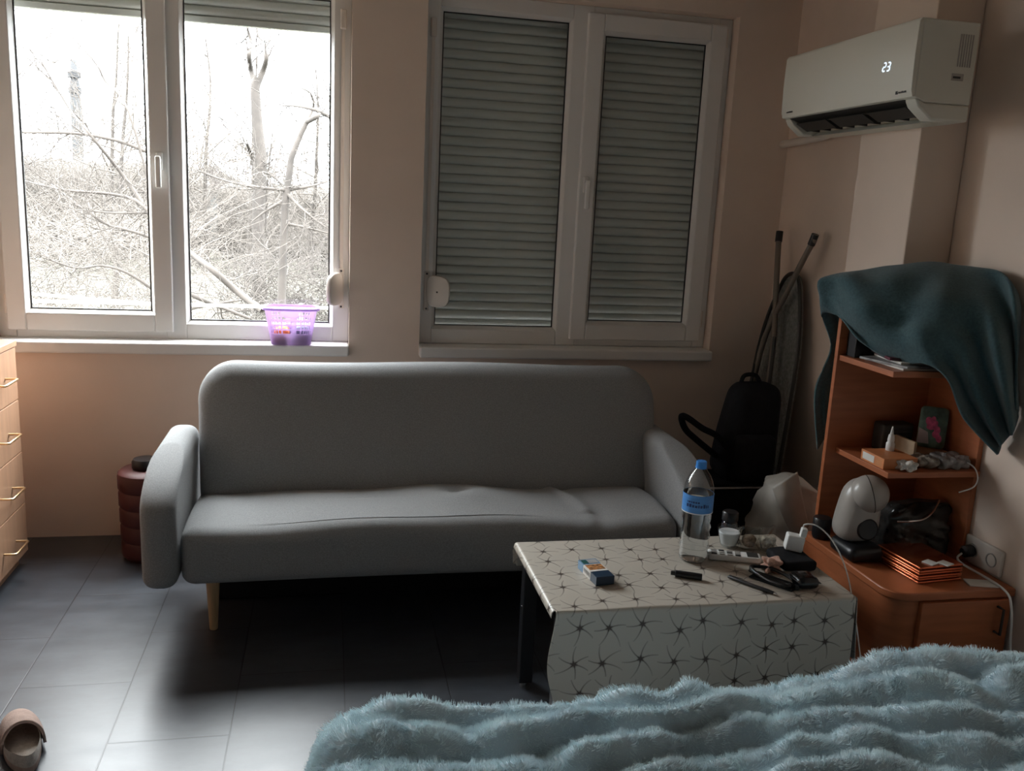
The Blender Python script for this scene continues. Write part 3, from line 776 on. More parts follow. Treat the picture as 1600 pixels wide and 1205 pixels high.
b = B(); V = smooth_path([(1.79, 2.79, 0.40), (1.805, 2.77, 0.46), (1.83, 2.77, 0.485), (1.836, 2.79, 0.44), (1.825, 2.80, 0.36)], 5); tube(b, V, 0.008, 6); obj('handle_loop', b, M_bag, pb)

# ---------------------------------------------------------------- corner shelf unit on its low cabinet
cab = thing('low_cabinet', 'reddish wood low cabinet with rounded corner carrying the open shelf', 'cabinet', (1.8, 2.37, 0))
CT = 0.40
cpts = [(2.015, 2.10), (2.015, 2.608), (1.60, 2.608), (1.60, 2.17)] + [(1.67 - 0.07 * math.cos(a), 2.17 - 0.07 * math.sin(a)) for a in (0.26, 0.52, 0.79, 1.05, 1.31, 1.57)]
b = B(); prism(b, cpts, 2, CT - 0.025, CT); obj('cabinet_top', b, M_orange, cab, bevel=0.004)
ins = [(x + (0.012 if x < 1.8 else 0), y + (0.012 if y < 2.3 else 0)) for x, y in cpts]
b = B(); prism(b, ins, 2, 0.0, CT - 0.025); obj('cabinet_body', b, M_orange, cab, bevel=0.002)
b = B(); box(b, 1.70, 2.0, 2.094, 2.112, 0.03, CT - 0.03); cdoor = obj('cabinet_door', b, M_orange, cab, smooth=False, bevel=0.002)
b = B(); tube(b, [(1.955, 2.094, 0.27), (1.955, 2.07, 0.27), (1.955, 2.07, 0.35), (1.955, 2.094, 0.35)], 0.004, 8); obj('door_handle', b, M_dark, cdoor)

sh = thing('open_shelf', 'reddish wood open end shelf standing on the low cabinet', 'shelf', (1.83, 2.45, CT))
FX = 1.640
b = B(); box(b, FX, 2.0, 2.590, 2.608, CT, 1.165); obj('end_panel', b, M_orange, sh, smooth=False, bevel=0.0015)
b = B(); box(b, 2.0, 2.018, 2.325, 2.608, CT, 1.21); obj('back_panel', b, M_orange, sh, smooth=False, bevel=0.0015)
for zz in (0.685, 1.0):
    b = B(); box(b, FX + 0.036 if zz < 0.9 else FX + 0.008, 2.0, 2.300, 2.590, zz, zz + 0.018); obj('shelf_board', b, M_orange, sh, smooth=False, bevel=0.0015)
b = B(); box(b, 1.745, 2.0, 2.335, 2.588, 1.175, 1.193); obj('top_board', b, M_orange, sh, smooth=False, bevel=0.0015)

# towel over the top: rows run along the towel, columns from the front hem to the wall
def A(px, py, ax, v): return tuple(at(px, py, ax, v))
hem = [A(1277, 702, 1, 2.66), A(1274, 612, 1, 2.66), A(1298, 545, 1, 2.65), A(1284, 490, 1, 2.63), A(1312, 497, 1, 2.57), A(1345, 535, 1, 2.48), A(1400, 562, 1, 2.38),
       A(1445, 570, 1, 2.29), A(1482, 595, 1, 2.245), A(1508, 650, 1, 2.235), A(1560, 708, 1, 2.215)]
top = [(1.74, 2.67, 0.80), (1.73, 2.67, 0.98), (1.73, 2.655, 1.14), A(1318, 446, 1, 2.625), A(1358, 424, 1, 2.58), A(1402, 414, 1, 2.53), A(1455, 412, 1, 2.48),
       A(1512, 421, 1, 2.42), A(1560, 434, 1, 2.315), A(1583, 490, 1, 2.20), A(1590, 640, 1, 2.185)]
mid = []
for k, (a_, b_) in enumerate(zip(hem, top)):
    p = [(a_[i] * 0.5 + b_[i] * 0.5) for i in range(3)]
    if 3 <= k <= 8: p[0] -= 0.055 if k < 8 else 0.01; p[2] += 0.055 if k < 8 else 0.03
    if 5 <= k <= 8: p[1] -= 0.03
    if k >= 9: p[1] -= 0.035 if k == 9 else 0.02
    mid.append(tuple(p))
q1 = []
for k, (a_, b_) in enumerate(zip(hem, mid)):
    p = [(a_[i] * 0.5 + b_[i] * 0.5) for i in range(3)]
    if 4 <= k <= 8: p[0] -= 0.018 + 0.02 * (k % 2); p[1] -= 0.012 * (k % 2)
    if k == 9: p[1] += 0.02
    if k == 10: p[1] += 0.012
    q1.append(tuple(p))
wallr = []
for k, t_ in enumerate(top):
    x, y, z = t_
    if k < 3: wallr.append((1.80, y, z))
    elif k == 3: wallr.append((1.86, 2.592, z - 0.012))
    elif k < 9: wallr.append((2.005, min(y, 2.60) - (0.0 if k < 8 else 0.0), z - 0.012))
    else: wallr.append((2.008, y + 0.05, z))
for k in range(len(top)):
    if 3 <= k <= 8 and top[k][0] > 1.99:
        t_ = top[k]; top[k] = (1.985, t_[1], t_[2])
G = crgrid([hem, q1, mid, top, wallr], 10, 8)
rs = np.random.RandomState(5)
G2 = []
for i, row in enumerate(G):
    r_ = []
    for j, p in enumerate(row):
        wv = 0.006 * math.sin(j * 0.55 + 0.25 * i) * math.sin(i * 0.22) + 0.004 * math.sin(j * 0.21 - i * 0.35)
        hang = max(0.0, min(1.0, (j - 58) / 14)); frt = max(0.0, 1 - abs(j - 42) / 26.0) * max(0.0, 1 - i / 30.0)
        wv += 0.046 * hang * math.sin(i * 0.55 + 0.03 * j) + 0.022 * frt * math.sin(i * 0.30 + j * 0.24) + 0.011 * frt * math.sin(i * 0.55 - j * 0.30 + 1)
        q = Vector(p) + Vector((-0.6 * wv, -0.6 * wv, 0.5 * wv * (1 - hang))); q.x = min(q.x, 2.012)
        r_.append(q)
    G2.append(r_)
b = B(); sheet(b, G2)
obj('towel', b, M_towel, None, 'teal terry towel thrown over the top of the open shelf', 'towel', solid=0.006, angle=180)

# ---- things on the shelf
def mag(name, x0, x1, y0, y1, z0, z1, m, ang, label, cat, group=None, bev=0.001, parent=None):
    c = ((x0 + x1) / 2, (y0 + y1) / 2)
    pts = rot_z([(x0, y0), (x1, y0), (x1, y1), (x0, y1)], c, ang)
    bm = B(); prism(bm, pts, 2, z0, z1)
    return obj(name, bm, m, parent, label, cat, group, smooth=False, bevel=bev)
ZT = 1.018
M_mag1 = mat('grey_magazine_cover', (0.30, 0.29, 0.28), 0.4, var=0.5, scale=25)
M_mag2 = mat('plum_magazine_cover', (0.10, 0.025, 0.04), 0.35, var=0.8, scale=28)
mag('magazine', 1.69, 1.93, 2.315, 2.53, ZT, ZT + 0.006, M_paper, 0.0, 'white magazine lowest on the top shelf', 'magazine', 'magazines on the top shelf')
mag('magazine', 1.675, 1.89, 2.33, 2.52, ZT + 0.006, ZT + 0.013, M_mag1, 0.22, 'grey magazine lying askew on the white one', 'magazine', 'magazines on the top shelf')
mag('magazine', 1.71, 1.94, 2.33, 2.50, ZT + 0.013, ZT + 0.020, M_paper, -0.12, 'white edged magazine in the middle of the pile', 'magazine', 'magazines on the top shelf')
mag('magazine', 1.70, 1.93, 2.345, 2.51, ZT + 0.020, ZT + 0.029, M_mag2, -0.25, 'dark plum magazine on top of the pile', 'magazine', 'magazines on the top shelf')
b = B(); box(b, 1.665, 1.74, 2.535, 2.583, ZT, ZT + 0.10); box(b, 1.663, 1.668, 2.53, 2.535, ZT, ZT + 0.07); obj('pen_box', b, M_black, None, 'small black box at the back of the top shelf', 'box', smooth=False, bevel=0.003)

ZM = 0.703
# orange box with white label
ob = thing('cardboard_box', 'orange cardboard box with a white label on the middle shelf', 'box', (1.72, 2.39, ZM))
M_obox = mat('orange_box_card', (0.62, 0.23, 0.085), 0.5, var=0.08, scale=15)
b = B(); box(b, 1.682, 1.80, 2.335, 2.455, ZM, ZM + 0.034); obj('carton', b, M_obox, ob, smooth=False, bevel=0.001)
b = B(); box(b, 1.6812, 1.684, 2.385, 2.445, ZM + 0.006, ZM + 0.028); obj('paper_label', b, M_paper, ob, smooth=False, label='white paper label')
b = B()
for k in range(4): box(b, 1.6813, 1.684, 2.345, 2.375, ZM + 0.007 + k * 0.006, ZM + 0.009 + k * 0.006)
obj('printed_lines', b, M_card, ob, smooth=False)
dbt = thing('dropper_bottle', 'small white dropper bottle with pointed cap on the orange box', 'bottle', (1.765, 2.43, ZM + 0.034))
b = B(); lathe(b, [(0, 0), (0.013, 0), (0.0135, 0.003), (0.0135, 0.024), (0.009, 0.030), (0, 0.031)], (1.765, 2.43, ZM + 0.034), 20); obj('body', b, M_white, dbt)
b = B(); lathe(b, [(0, 0.030), (0.0105, 0.030), (0.011, 0.034), (0.0095, 0.047), (0.0085, 0.052), (0.0055, 0.054), (0.002, 0.078), (0, 0.079)], (1.765, 2.43, ZM + 0.034), 20); obj('pointed_cap', b, M_white, dbt)
# dark ribbed box behind
db = thing('storage_box', 'dark ribbed box at the back of the middle shelf', 'box', (1.86, 2.555, ZM))
b = B(); rbox(b, (1.80, 2.525, ZM), (1.915, 2.583, ZM + 0.095), 0.008, (5, 4, 5)); obj('case', b, M_dark, db)
b = B()
for k in range(5): box(b, 1.835, 1.908, 2.522, 2.526, ZM + 0.018 + k * 0.014, ZM + 0.025 + k * 0.014)
obj('front_grille', b, M_black, db, smooth=False)
# card with pink flower
cdT = thing('greeting_card', 'green picture card with a pink flower leaning on the shelf back', 'card', (1.975, 2.47, ZM))
Rz = Matrix.Rotation(math.radians(-40), 3, 'Z') @ Matrix.Rotation(math.radians(-12), 3, 'X')
def flat(bm, pts, org, R_, off):
    bm.faces.new([bm.verts.new(Vector(org) + R_ @ Vector((u, off, v))) for u, v in pts])
def rrect(w_, h_, r, n_=5):
    o = []
    for cx, cy_, a0 in ((w_ / 2 - r, h_ - r, 0), (-w_ / 2 + r, h_ - r, 90), (-w_ / 2 + r, r, 180), (w_ / 2 - r, r, 270)):
        for k in range(n_ + 1):
            a = math.radians(a0 + 90 * k / n_); o.append((cx + r * math.cos(a), cy_ + r * math.sin(a)))
    return o
corg = (1.940, 2.470, ZM + 0.030)
b = B(); flat(b, rrect(0.085, 0.135, 0.014), corg, Rz, 0); obj('card_sheet', b, mat('sage_green_print', (0.16, 0.27, 0.23), 0.5, var=0.5, scale=30), cdT, solid=0.0015)
fl = B()
def petal(u0, v0, ru, rv, a):
    flat(fl, [(u0 + ru * math.cos(t) * math.cos(a) - rv * math.sin(t) * math.sin(a), v0 + ru * math.cos(t) * math.sin(a) + rv * math.sin(t) * math.cos(a)) for t in [2 * PI * k / 14 for k in range(14)]], corg, Rz, -0.0012 - 0.0001 * len(fl.faces))
for u0, v0, ru, rv, a in ((-0.012, 0.085, .011, .016, 0.3), (0.004, 0.078, .010, .014, -0.5), (-0.006, 0.068, .013, .010, 0), (0.014, 0.062, .010, .014, 0.4), (0.012, 0.046, .011, .012, 0), (0.022, 0.034, .009, .014, .3), (0.0, 0.095, .007, .009, 0)):
    petal(u0, v0, ru, rv, a)
obj('printed_flower', fl, mat('pink_print', (0.60, 0.10, 0.22), 0.5, var=0.3, scale=80), cdT, smooth=False, label='pink flower')
b = B(); flat(b, [(-0.04, 0.012), (-0.005, 0.012), (-0.012, 0.05), (-0.04, 0.062)], corg, Rz, -0.0012); obj('printed_corner', b, mat('pale_pink_print', (0.6, 0.5, 0.52), 0.5, var=0.2), cdT, smooth=False)
tr = thing('wooden_tray', 'beige wooden tray with a raised end on the middle shelf', 'tray', (1.91, 2.45, ZM))
b = B(); box(b, 1.855, 1.985, 2.42, 2.53, ZM, ZM + 0.026); obj('tray_base', b, mat('beige_wood', (0.45, 0.32, 0.2), .6, var=.15, scale=15), tr, smooth=False, bevel=0.002)
b = B(); box(b, 1.845, 1.855, 2.42, 2.53, ZM, ZM + 0.062); obj('tray_end', b, mat('beige_wood_edge', (0.45, 0.32, 0.2), .6, var=.15, scale=15), tr, smooth=False, bevel=0.002)
obj('wrapper', lump((1.725, 2.305, ZM + 0.004), (1.778, 2.338, ZM + 0.028), 0.008, 0.011, 11, (7, 6, 5), 190), mat('white_crumpled_film', (0.62, 0.6, 0.56), .35, var=.4, scale=60), None, 'crumpled white wrapper at the front corner of the middle shelf', 'wrapper', smooth=False)
obj('sachet', lump((1.815, 2.335, ZM), (1.88, 2.40, ZM + 0.034), 0.010, 0.011, 12, (8, 7, 5), 150), mat('grey_brown_film', (0.28, 0.24, 0.2), .3, var=.5, scale=50), None, 'brownish crumpled sachet beside the orange box', 'sachet', smooth=False)
obj('film_bag', lump((1.885, 2.32, ZM), (1.985, 2.40, ZM + 0.036), 0.010, 0.012, 13, (10, 7, 5), 140), mat('smoky_film', (0.25, 0.23, 0.22), .2, var=.5, scale=40), None, 'smoky grey plastic bag at the right end of the middle shelf', 'bag', smooth=False)
b = B(); tube(b, smooth_path([(1.93, 2.36, ZM + 0.035), (1.97, 2.31, ZM + 0.02), (1.985, 2.292, ZM - 0.01), (1.975, 2.288, ZM - 0.045), (1.93, 2.295, ZM - 0.065)], 6), 0.0022, 6)
obj('shelf_cable', b, M_white, None, 'thin white cable drooping over the middle shelf edge', 'cable')

# ---- things on the low cabinet
cm = thing('coffee_machine', 'grey rounded capsule coffee machine on the low cabinet', 'coffee machine', (1.655, 2.42, CT))
b = B(); rbox(b, (1.600, 2.315, CT), (1.725, 2.455, CT + 0.052), 0.024, (6, 6, 4)); obj('drip_base', b, M_black, cm)
def cm_fn(x, y, z):
    t = max(0, (z - CT - 0.05) / 0.19); k = 1.02 - 0.22 * t + 0.06 * math.sin(PI * min(1, t))
    return 1.660 + (x - 1.660) * k + 0.012 * t - 0.006, 2.40 + (y - 2.40) * k - 0.006 * t, z
b = B(); rbox(b, (1.592, 2.345, CT + 0.048), (1.728, 2.462, CT + 0.255), 0.052, (8, 8, 10), cm_fn); obj('machine_body', b, M_grey, cm)
b = B(); pr = [(0.060 * math.sin(t), -0.060 * math.cos(t)) for t in [PI * k / 20 for k in range(21)]]; pr[0] = (0, -0.060); pr[-1] = (0, 0.060)
lathe(b, pr, (1.672, 2.372, CT + 0.212), 32, (0.25, -0.5, 0.35)); obj('round_head', b, M_grey, cm)
b = B(); lathe(b, [(0.0585, 0), (0.0608, 0.001), (0.0608, 0.0028), (0.0585, 0.004)], (1.672, 2.372, CT + 0.212), 40, (0.85, -0.3, 0.25)); obj('seam_ring', b, M_dark, cm)
b = B(); lathe(b, [(0, -0.004), (0.034, -0.004), (0.035, 0.002), (0.030, 0.006), (0, 0.004)], (1.662, 2.343, CT + 0.105), 28, (-0.1, -1, 0.1)); obj('capsule_outlet', b, M_black, cm)
b = B(); lathe(b, [(0, 0), (0.026, 0), (0.03, 0.01), (0.031, 0.068), (0.028, 0.072), (0, 0.072)], (1.632, 2.545, CT), 24); obj('black_tin', b, M_black, None, 'small black tin behind the coffee machine on the cabinet', 'tin')

M_lacq = mat('glossy_copper_case', (0.55, 0.13, 0.045), 0.22, 0.75, var=0.06, coat=0.4)
for k in range(6):
    off = (0.0, 0.002, -0.003, 0.001, -0.002, 0.003)[k]
    z0 = CT + 0.001 + k * 0.0088
    c = (1.79, 2.26)
    pts = rot_z([(1.715 + off, 2.165 + off), (1.875 + off, 2.165 + off), (1.875 + off, 2.355 + off), (1.715 + off, 2.355 + off)], c, 0.10)
    bm = B(); prism(bm, pts, 2, z0, z0 + 0.0072)
    obj('flat_case', bm, M_lacq, None, ('lowest', 'second lowest', 'third from bottom', 'third from top', 'second from top', 'topmost')[k] + ' glossy copper orange case in the flat stack on the cabinet', 'case', 'copper orange cases stacked on the cabinet', smooth=True, bevel=0.003, bseg=4)
ZS = CT + 0.001 + 5 * 0.0088 + 0.0074
mag('blister_pack', 1.765, 1.80, 2.175, 2.21, ZS, ZS + 0.003, M_paper, 0.4, 'small white label card on the copper cases, left one', 'card', 'small cards on the copper cases')
mag('blister_pack', 1.81, 1.845, 2.165, 2.20, ZS, ZS + 0.003, M_paper, 0.4, 'small white label card on the copper cases, right one', 'card', 'small cards on the copper cases')
M_pouch = mat('black_foil_film', (0.03, 0.028, 0.026), 0.18, 0.2, var=0.5, scale=30, bump=0.8, bscale=30)
def pouch_fn(x, y, z):
    t = (z - ZS) / 0.15
    y = 2.36 + (y - 2.36) * (1.0 - 0.80 * t) + 0.05 * t; x = x + 0.025 * t
    k = 0.006 * math.sin(55 * x + 4 * math.sin(40 * z)) + 0.005 * math.sin(70 * z + 30 * x)
    return x, y + k, z + 0.02 * (x - 1.85)
b = B(); rbox(b, (1.765, 2.355, CT + 0.002), (1.985, 2.50, CT + 0.165), 0.03, (18, 10, 12), pouch_fn)
pc = thing('foil_pouch', 'shiny black foil pouch slumped behind the copper cases', 'pouch', (1.87, 2.42, CT))
obj('pouch_body', b, M_pouch, pc)
b = B(); tube(b, smooth_path([(1.765, 2.345, CT + 0.128), (1.80, 2.33, CT + 0.133), (1.85, 2.335, CT + 0.136), (1.90, 2.36, CT + 0.150), (1.95, 2.40, CT + 0.175)], 5), 0.003, 6); obj('zip_edge', b, M_chrome, pc, label='silvery zip edge')
mag('folded_paper', 1.885, 1.97, 2.12, 2.17, CT, CT + 0.004, M_paper, -0.25, 'folded white paper at the right front of the cabinet top', 'paper')

# wall socket, plug, cable
sk = thing('wall_socket', 'double wall socket with a black plug low on the right wall', 'socket', (2.019, 2.25, 0.39))
b = B(); rbox(b, (2.006, 2.165, 0.405), (2.02, 2.325, 0.49), 0.006, (2, 8, 5)); obj('cover_plate', b, M_pvc2, sk)
for yy in (2.205, 2.285):
    b = B(); lathe(b, [(0.022, 0.0), (0.022, 0.003), (0.019, 0.003), (0.018, -0.002), (0, -0.002)], (2.006, yy, 0.4475), 24, (-1, 0, 0)); obj('socket_well', b, M_grey, sk)
pg = thing('power_plug', 'round black plug in the left socket with a white cable below', 'plug', (1.99, 2.285, 0.40))
b = B(); lathe(b, [(0, 0), (0.018, 0), (0.02, 0.006), (0.019, 0.03), (0.012, 0.036), (0, 0.036)], (2.003, 2.285, 0.4475), 20, (-1, 0, -0.1)); obj('plug_body', b, M_black, pg)
b = B(); tube(b, smooth_path([(1.968, 2.285, 0.44), (1.955, 2.275, 0.415), (1.965, 2.10, 0.405), (1.97, 2.06, 0.36), (1.98, 2.05, 0.24), (1.99, 2.03, 0.10), (1.96, 1.98, 0.02), (1.93, 1.9, 0.006)], 6), 0.0035, 8); obj('plug_cable', b, M_white, pg)

# ---------------------------------------------------------------- coffee table with oilcloth
TX0, TX1, TY0, TY1, TZ = 0.572, 1.405, 2.005, 2.455, 0.447
tb = thing('coffee_table', 'low black coffee table under the starburst oilcloth', 'table', (0.985, 2.23, 0))
b = B(); box(b, TX0, TX1, TY0, TY1, TZ - 0.03, TZ); obj('tabletop', b, M_black, tb, smooth=False, bevel=0.003)
for lx in (TX0 + 0.03, TX1 - 0.03):
    for ly in (TY0 + 0.03, TY1 - 0.03):
        b = B(); box(b, lx - 0.021, lx + 0.021, ly - 0.021, ly + 0.021, 0.012, TZ - 0.03); lg = obj('leg', b, M_black, tb, smooth=False, bevel=0.003)
        b = B(); lathe(b, [(0, 0), (0.014, 0), (0.014, 0.012), (0, 0.012)], (lx, ly, 0), 16); obj('glide', b, M_chrome, lg)
        b = B(); box(b, lx - 0.0225, lx - 0.0205, ly - 0.006, ly - 0.001, 0.235, 0.262); obj('bolt', b, M_chrome, lg, smooth=False)
# oilcloth in flat (u, v): u along the table, v from the front hem to the back hem
cu0, cu1 = TX0 - 0.028, TX1 + 0.20
def cloth_pt(u, v):
    r = 0.008
    dx = (TX0 - 0.004 - u) if u < TX0 - 0.004 else ((u - TX1 - 0.004) if u > TX1 + 0.004 else 0)
    dy = (TY0 - 0.004 - v) if v < TY0 - 0.004 else ((v - TY1 - 0.004) if v > TY1 + 0.004 else 0)
    x = min(max(u, TX0 - 0.004), TX1 + 0.004); y = min(max(v, TY0 - 0.004), TY1 + 0.004); z = TZ + 0.0025
    sx_ = -1 if u < TX0 else 1; sy_ = -1 if v < TY0 else 1
    def fold(d):
        if d < r * PI / 2: return r * math.sin(d / r), r * (1 - math.cos(d / r))
        return r, r + d - r * PI / 2
    if dx > 0 and dy > 0:
        hx, zx = fold(max(dx - dy, 0)); hy, zy = fold(dy if dy > dx else dx)
        d = math.hypot(dx, dy); h, zz = fold(d)
        x += sx_ * (h * dx / d + 0.3 * min(dx, dy)); y += sy_ * (h * dy / d + 0.3 * min(dx, dy)); z -= zz * 0.93
    elif dx > 0:
        h, zz = fold(dx); x += sx_ * (h + 0.10 * zz); z -= zz
    elif dy > 0:
        h, zz = fold(dy); y += sy_ * (h + 0.03 * zz + (0.012 * math.sin(u * 9) * min(1, zz / 0.15))); z -= zz
        if sy_ < 0: x += -0.02 * min(1, zz / 0.2) * max(0, 1 - (u - TX0) / 0.2) * math.sin(zz * 14)
    else:
        z += 0.0008 * math.sin(u * 17) * math.sin(v * 23)
    return Vector((x, y, z))
us = sorted(set([TX0 - 0.004 - d for d in (0, .003, .006, .009, .0126)] + [cu0, cu0 + 0.005] + list(np.linspace(TX0, TX1, 60)) + [TX1 + 0.004 + d for d in (0, .003, .006, .009, .0126)] + list(np.linspace(TX1 + 0.03, cu1, 8))))
vs_ = sorted(set([TY0 - 0.004 - d for d in (0, .003, .006, .009, .0126)] + list(np.linspace(TY0 - 0.27, TY0 - 0.03, 22)) + list(np.linspace(TY0, TY1, 30)) + [TY1 + 0.004 + d for d in (0, .003, .006, .009, .0126)] + list(np.linspace(TY1 + 0.03, TY1 + 0.085, 5))))
b = B(); uvl = b.loops.layers.uv.new('UVMap')
VV = []
for u in us:
    VV.append([b.verts.new(cloth_pt(u, v)) for v in vs_])
for i in range(len(us) - 1):
    for j in range(len(vs_) - 1):
        um, vm = (us[i] + us[i + 1]) / 2, (vs_[j] + vs_[j + 1]) / 2
        if um < TX0 - 0.004 and vm < TY0 - 0.004: continue       # the short left edge ends at the front fold
        if um > TX1 + 0.004 and vm < TY0 - 0.004: continue
        f = b.faces.new((VV[i][j], VV[i + 1][j], VV[i + 1][j + 1], VV[i][j + 1]))
        for lp, (a_, c_) in zip(f.loops, ((i, j), (i + 1, j), (i + 1, j + 1), (i, j + 1))): lp[uvl].uv = (us[a_], vs_[c_])
for v in [v for v in b.verts if not v.link_faces]: b.verts.remove(v)
tcl = obj('tablecloth', b, M_cloth, None, 'cream oilcloth with brown starbursts over the coffee table', 'tablecloth', solid=0.0016, angle=180)

# ---- things on the table
Z = TZ + 0.0042
bo = thing('water_bottle', 'large clear water bottle with blue cap standing on the oilcloth', 'bottle', (1.06, 2.29, Z))
BC = (1.060, 2.292, Z)
def bprof(r0=0.0435):
    p = [(0, 0.006), (0.025, 0.004), (0.036, 0.0), (0.041, 0.006), (r0, 0.02)]
    z = 0.02
    for k in range(8):
        z += 0.014; p += [(r0 - (0.0028 if k % 2 == 0 else -0.0004), z)]
    p += [(r0, 0.142), (r0, 0.150), (r0 + 0.0003, 0.152), (r0 + 0.0003, 0.204), (r0, 0.206), (r0 - 0.0005, 0.215), (0.0415, 0.228), (0.037, 0.243), (0.030, 0.258), (0.022, 0.270), (0.0155, 0.277), (0.0138, 0.281), (0.0138, 0.286)]
    return p
b = B(); lathe(b, bprof(), BC, 40); obj('bottle_body', b, M_pet, bo)
M_water = mat('water', (0.97, 0.99, 1.0), 0.02, trans=1.0); M_water.node_tree.nodes['Principled BSDF'].inputs['IOR'].default_value = 1.2
wp = [(r_ * 0.962, z_ + 0.0012) for r_, z_ in bprof() if z_ < 0.205]; wp[0] = (0, wp[0][1]); wp += [(0.0418, 0.206), (0, 0.206)]
b = B(); lathe(b, wp, BC, 40); obj('water', b, M_water, bo)
M_blab = mat('blue_bottle_label', (0.075, 0.26, 0.62), 0.35, var=0.15, scale=12, stretch=(1, 1, 4))
b = B(); lathe(b, [(0.0446, 0.150), (0.0448, 0.151), (0.0448, 0.205), (0.0446, 0.206)], BC, 48); lb = obj('bottle_label', b, M_blab, bo, label='blue wrap label')
b = B()
def curved_block(bm, a0, a1, z0, z1, r):
    n_ = max(2, int((a1 - a0) / 0.06)); A_ = []
    for k in range(n_ + 1):
        a = a0 + (a1 - a0) * k / n_; A_.append([bm.verts.new((BC[0] + r * math.cos(a), BC[1] + r * math.sin(a), BC[2] + z)) for z in (z0, z1)])
    for p, q in zip(A_, A_[1:]): bm.faces.new((p[0], q[0], q[1], p[1]))
rs = np.random.RandomState(4); a = -2.75
while a < -1.25:
    wd = 0.06 + 0.10 * rs.rand(); curved_block(b, a, a + wd, 0.171, 0.171 + 0.007 + 0.004 * rs.rand(), 0.0452); a += wd + 0.05
a = -2.7
while a < -1.9:
    wd = 0.05 + 0.08 * rs.rand(); curved_block(b, a, a + wd, 0.184, 0.189, 0.0452); a += wd + 0.04
obj('label_lettering', b, mat('navy_print', (0.015, 0.04, 0.16), 0.4, var=0.1), lb)
b = B(); curved_block(b, -3.14, 3.13, 0.1505, 0.1535, 0.0451); obj('label_border', b, M_white, lb)
cp = [(0, 0.300), (0.0135, 0.300), (0.0152, 0.2985), (0.0155, 0.284), (0.0155, 0.283)]
b = B(); lathe(b, cp + [(0.0165, 0.282), (0.0165, 0.279), (0.0140, 0.279)], BC, 36); obj('bottle_cap', b, mat('blue_cap_plastic', (0.03, 0.22, 0.62), 0.4, var=0.05), bo, label='blue screw cap')

# cigarette pack
cg = thing('cigarette_pack', 'blue and white cigarette pack with a picture lying on the oilcloth', 'cigarette pack', (0.738, 2.188, Z))
M_navy = mat('navy_pack_card', (0.010, 0.030, 0.060), 0.4, var=0.1); M_skyb = mat('steel_blue_print', (0.14, 0.27, 0.42), 0.35, var=0.15, scale=60)
M_pic = mat('photo_print', (0.42, 0.19, 0.07), 0.4, var=0.95, scale=120)
CGc = Vector((0.732, 2.196, Z)); Rc = Matrix.Rotation(math.radians(98), 3, 'Z')   # local x along the pack towards its top
def cgbox(bm, x0, x1, y0, y1, z0, z1):
    vs__ = box(bm, x0, x1, y0, y1, z0, z1)
    for v in vs__: v.co = CGc + Rc @ v.co
L_, W_, H_ = 0.124 / 2, 0.054 / 2, 0.025
b = B(); cgbox(b, -L_, -L_ + 0.040, -W_, W_, 0, H_); obj('pack_bottom', b, M_navy, cg, smooth=False, bevel=0.001)
b = B(); cgbox(b, -L_ + 0.040, L_ - 0.036, -W_, W_, 0, H_); obj('pack_middle', b, M_paper, cg, smooth=False, bevel=0.0006)
b = B(); cgbox(b, L_ - 0.036, L_, -W_, W_, 0, H_); obj('pack_lid', b, M_skyb, cg, smooth=False, bevel=0.001)
b = B(); cgbox(b, -L_ + 0.050, L_ - 0.040, -W_ + 0.003, W_ - 0.003, H_, H_ + 0.0006); obj('warning_picture', b, M_pic, cg, smooth=False)
b = B(); cgbox(b, L_ - 0.031, L_ - 0.006, -W_ + 0.004, W_ - 0.022, H_, H_ + 0.0006); obj('warning_text_panel', b, M_mag1, cg, smooth=False)
b = B(); cgbox(b, L_ - 0.031, L_ - 0.006, W_ - 0.020, W_ - 0.004, H_, H_ + 0.0006); obj('green_panel', b, mat('bottle_green_print', (0.02, 0.10, 0.09), .4, var=.2), cg, smooth=False)
b = B()
for k in range(9): cgbox(b, -L_ + 0.044 + k * 0.0045, -L_ + 0.047 + k * 0.0045, W_, W_ + 0.0005, 0.006 + 0.002 * (k % 3), 0.019)
obj('side_print', b, M_mag1, cg, smooth=False)
# lighter
def stick(p0, p1): return Vector(p0), Vector(p1)
p0, p1 = Vector((0.957, 2.172, Z + 0.0095)), Vector((1.024, 2.140, Z + 0.0095)); d = (p1 - p0).normalized()
lt = thing('lighter', 'short black lighter lying in the middle of the oilcloth', 'lighter', (0.99, 2.156, Z))
b = B(); tube(b, [p0, p0 + d * 0.001, p1 - d * 0.001, p1], [0.008, 0.0095, 0.0095, 0.008], 16); obj('body', b, M_black, lt)
b = B(); tube(b, [p0 - d * 0.012, p0], 0.006, 12); obj('metal_tip', b, M_dark, lt)
# pen
p0, p1 = Vector((1.104, 2.146, Z + 0.0055)), Vector((1.190, 2.022, Z + 0.0055)); d = (p1 - p0)
pn = thing('pen', 'slim black pen lying near the front edge of the oilcloth', 'pen', (1.147, 2.084, Z))
b = B(); tube(b, [p0, p0 + d * .02, p0 + d * .82, p0 + d * .93], [0.003, 0.0045, 0.0055, 0.004], 14); obj('barrel', b, M_black, pn)
b = B(); tube(b, [p0 + d * .93, p0 + d * 1.0], [0.0035, 0.001], 12); obj('tip', b, M_chrome, pn)
b = B(); tube(b, [p0 + d * .03 + Vector((0, 0, .006)), p0 + d * .3 + Vector((0, 0, .0075))], 0.0015, 6); obj('clip', b, M_dark, pn)
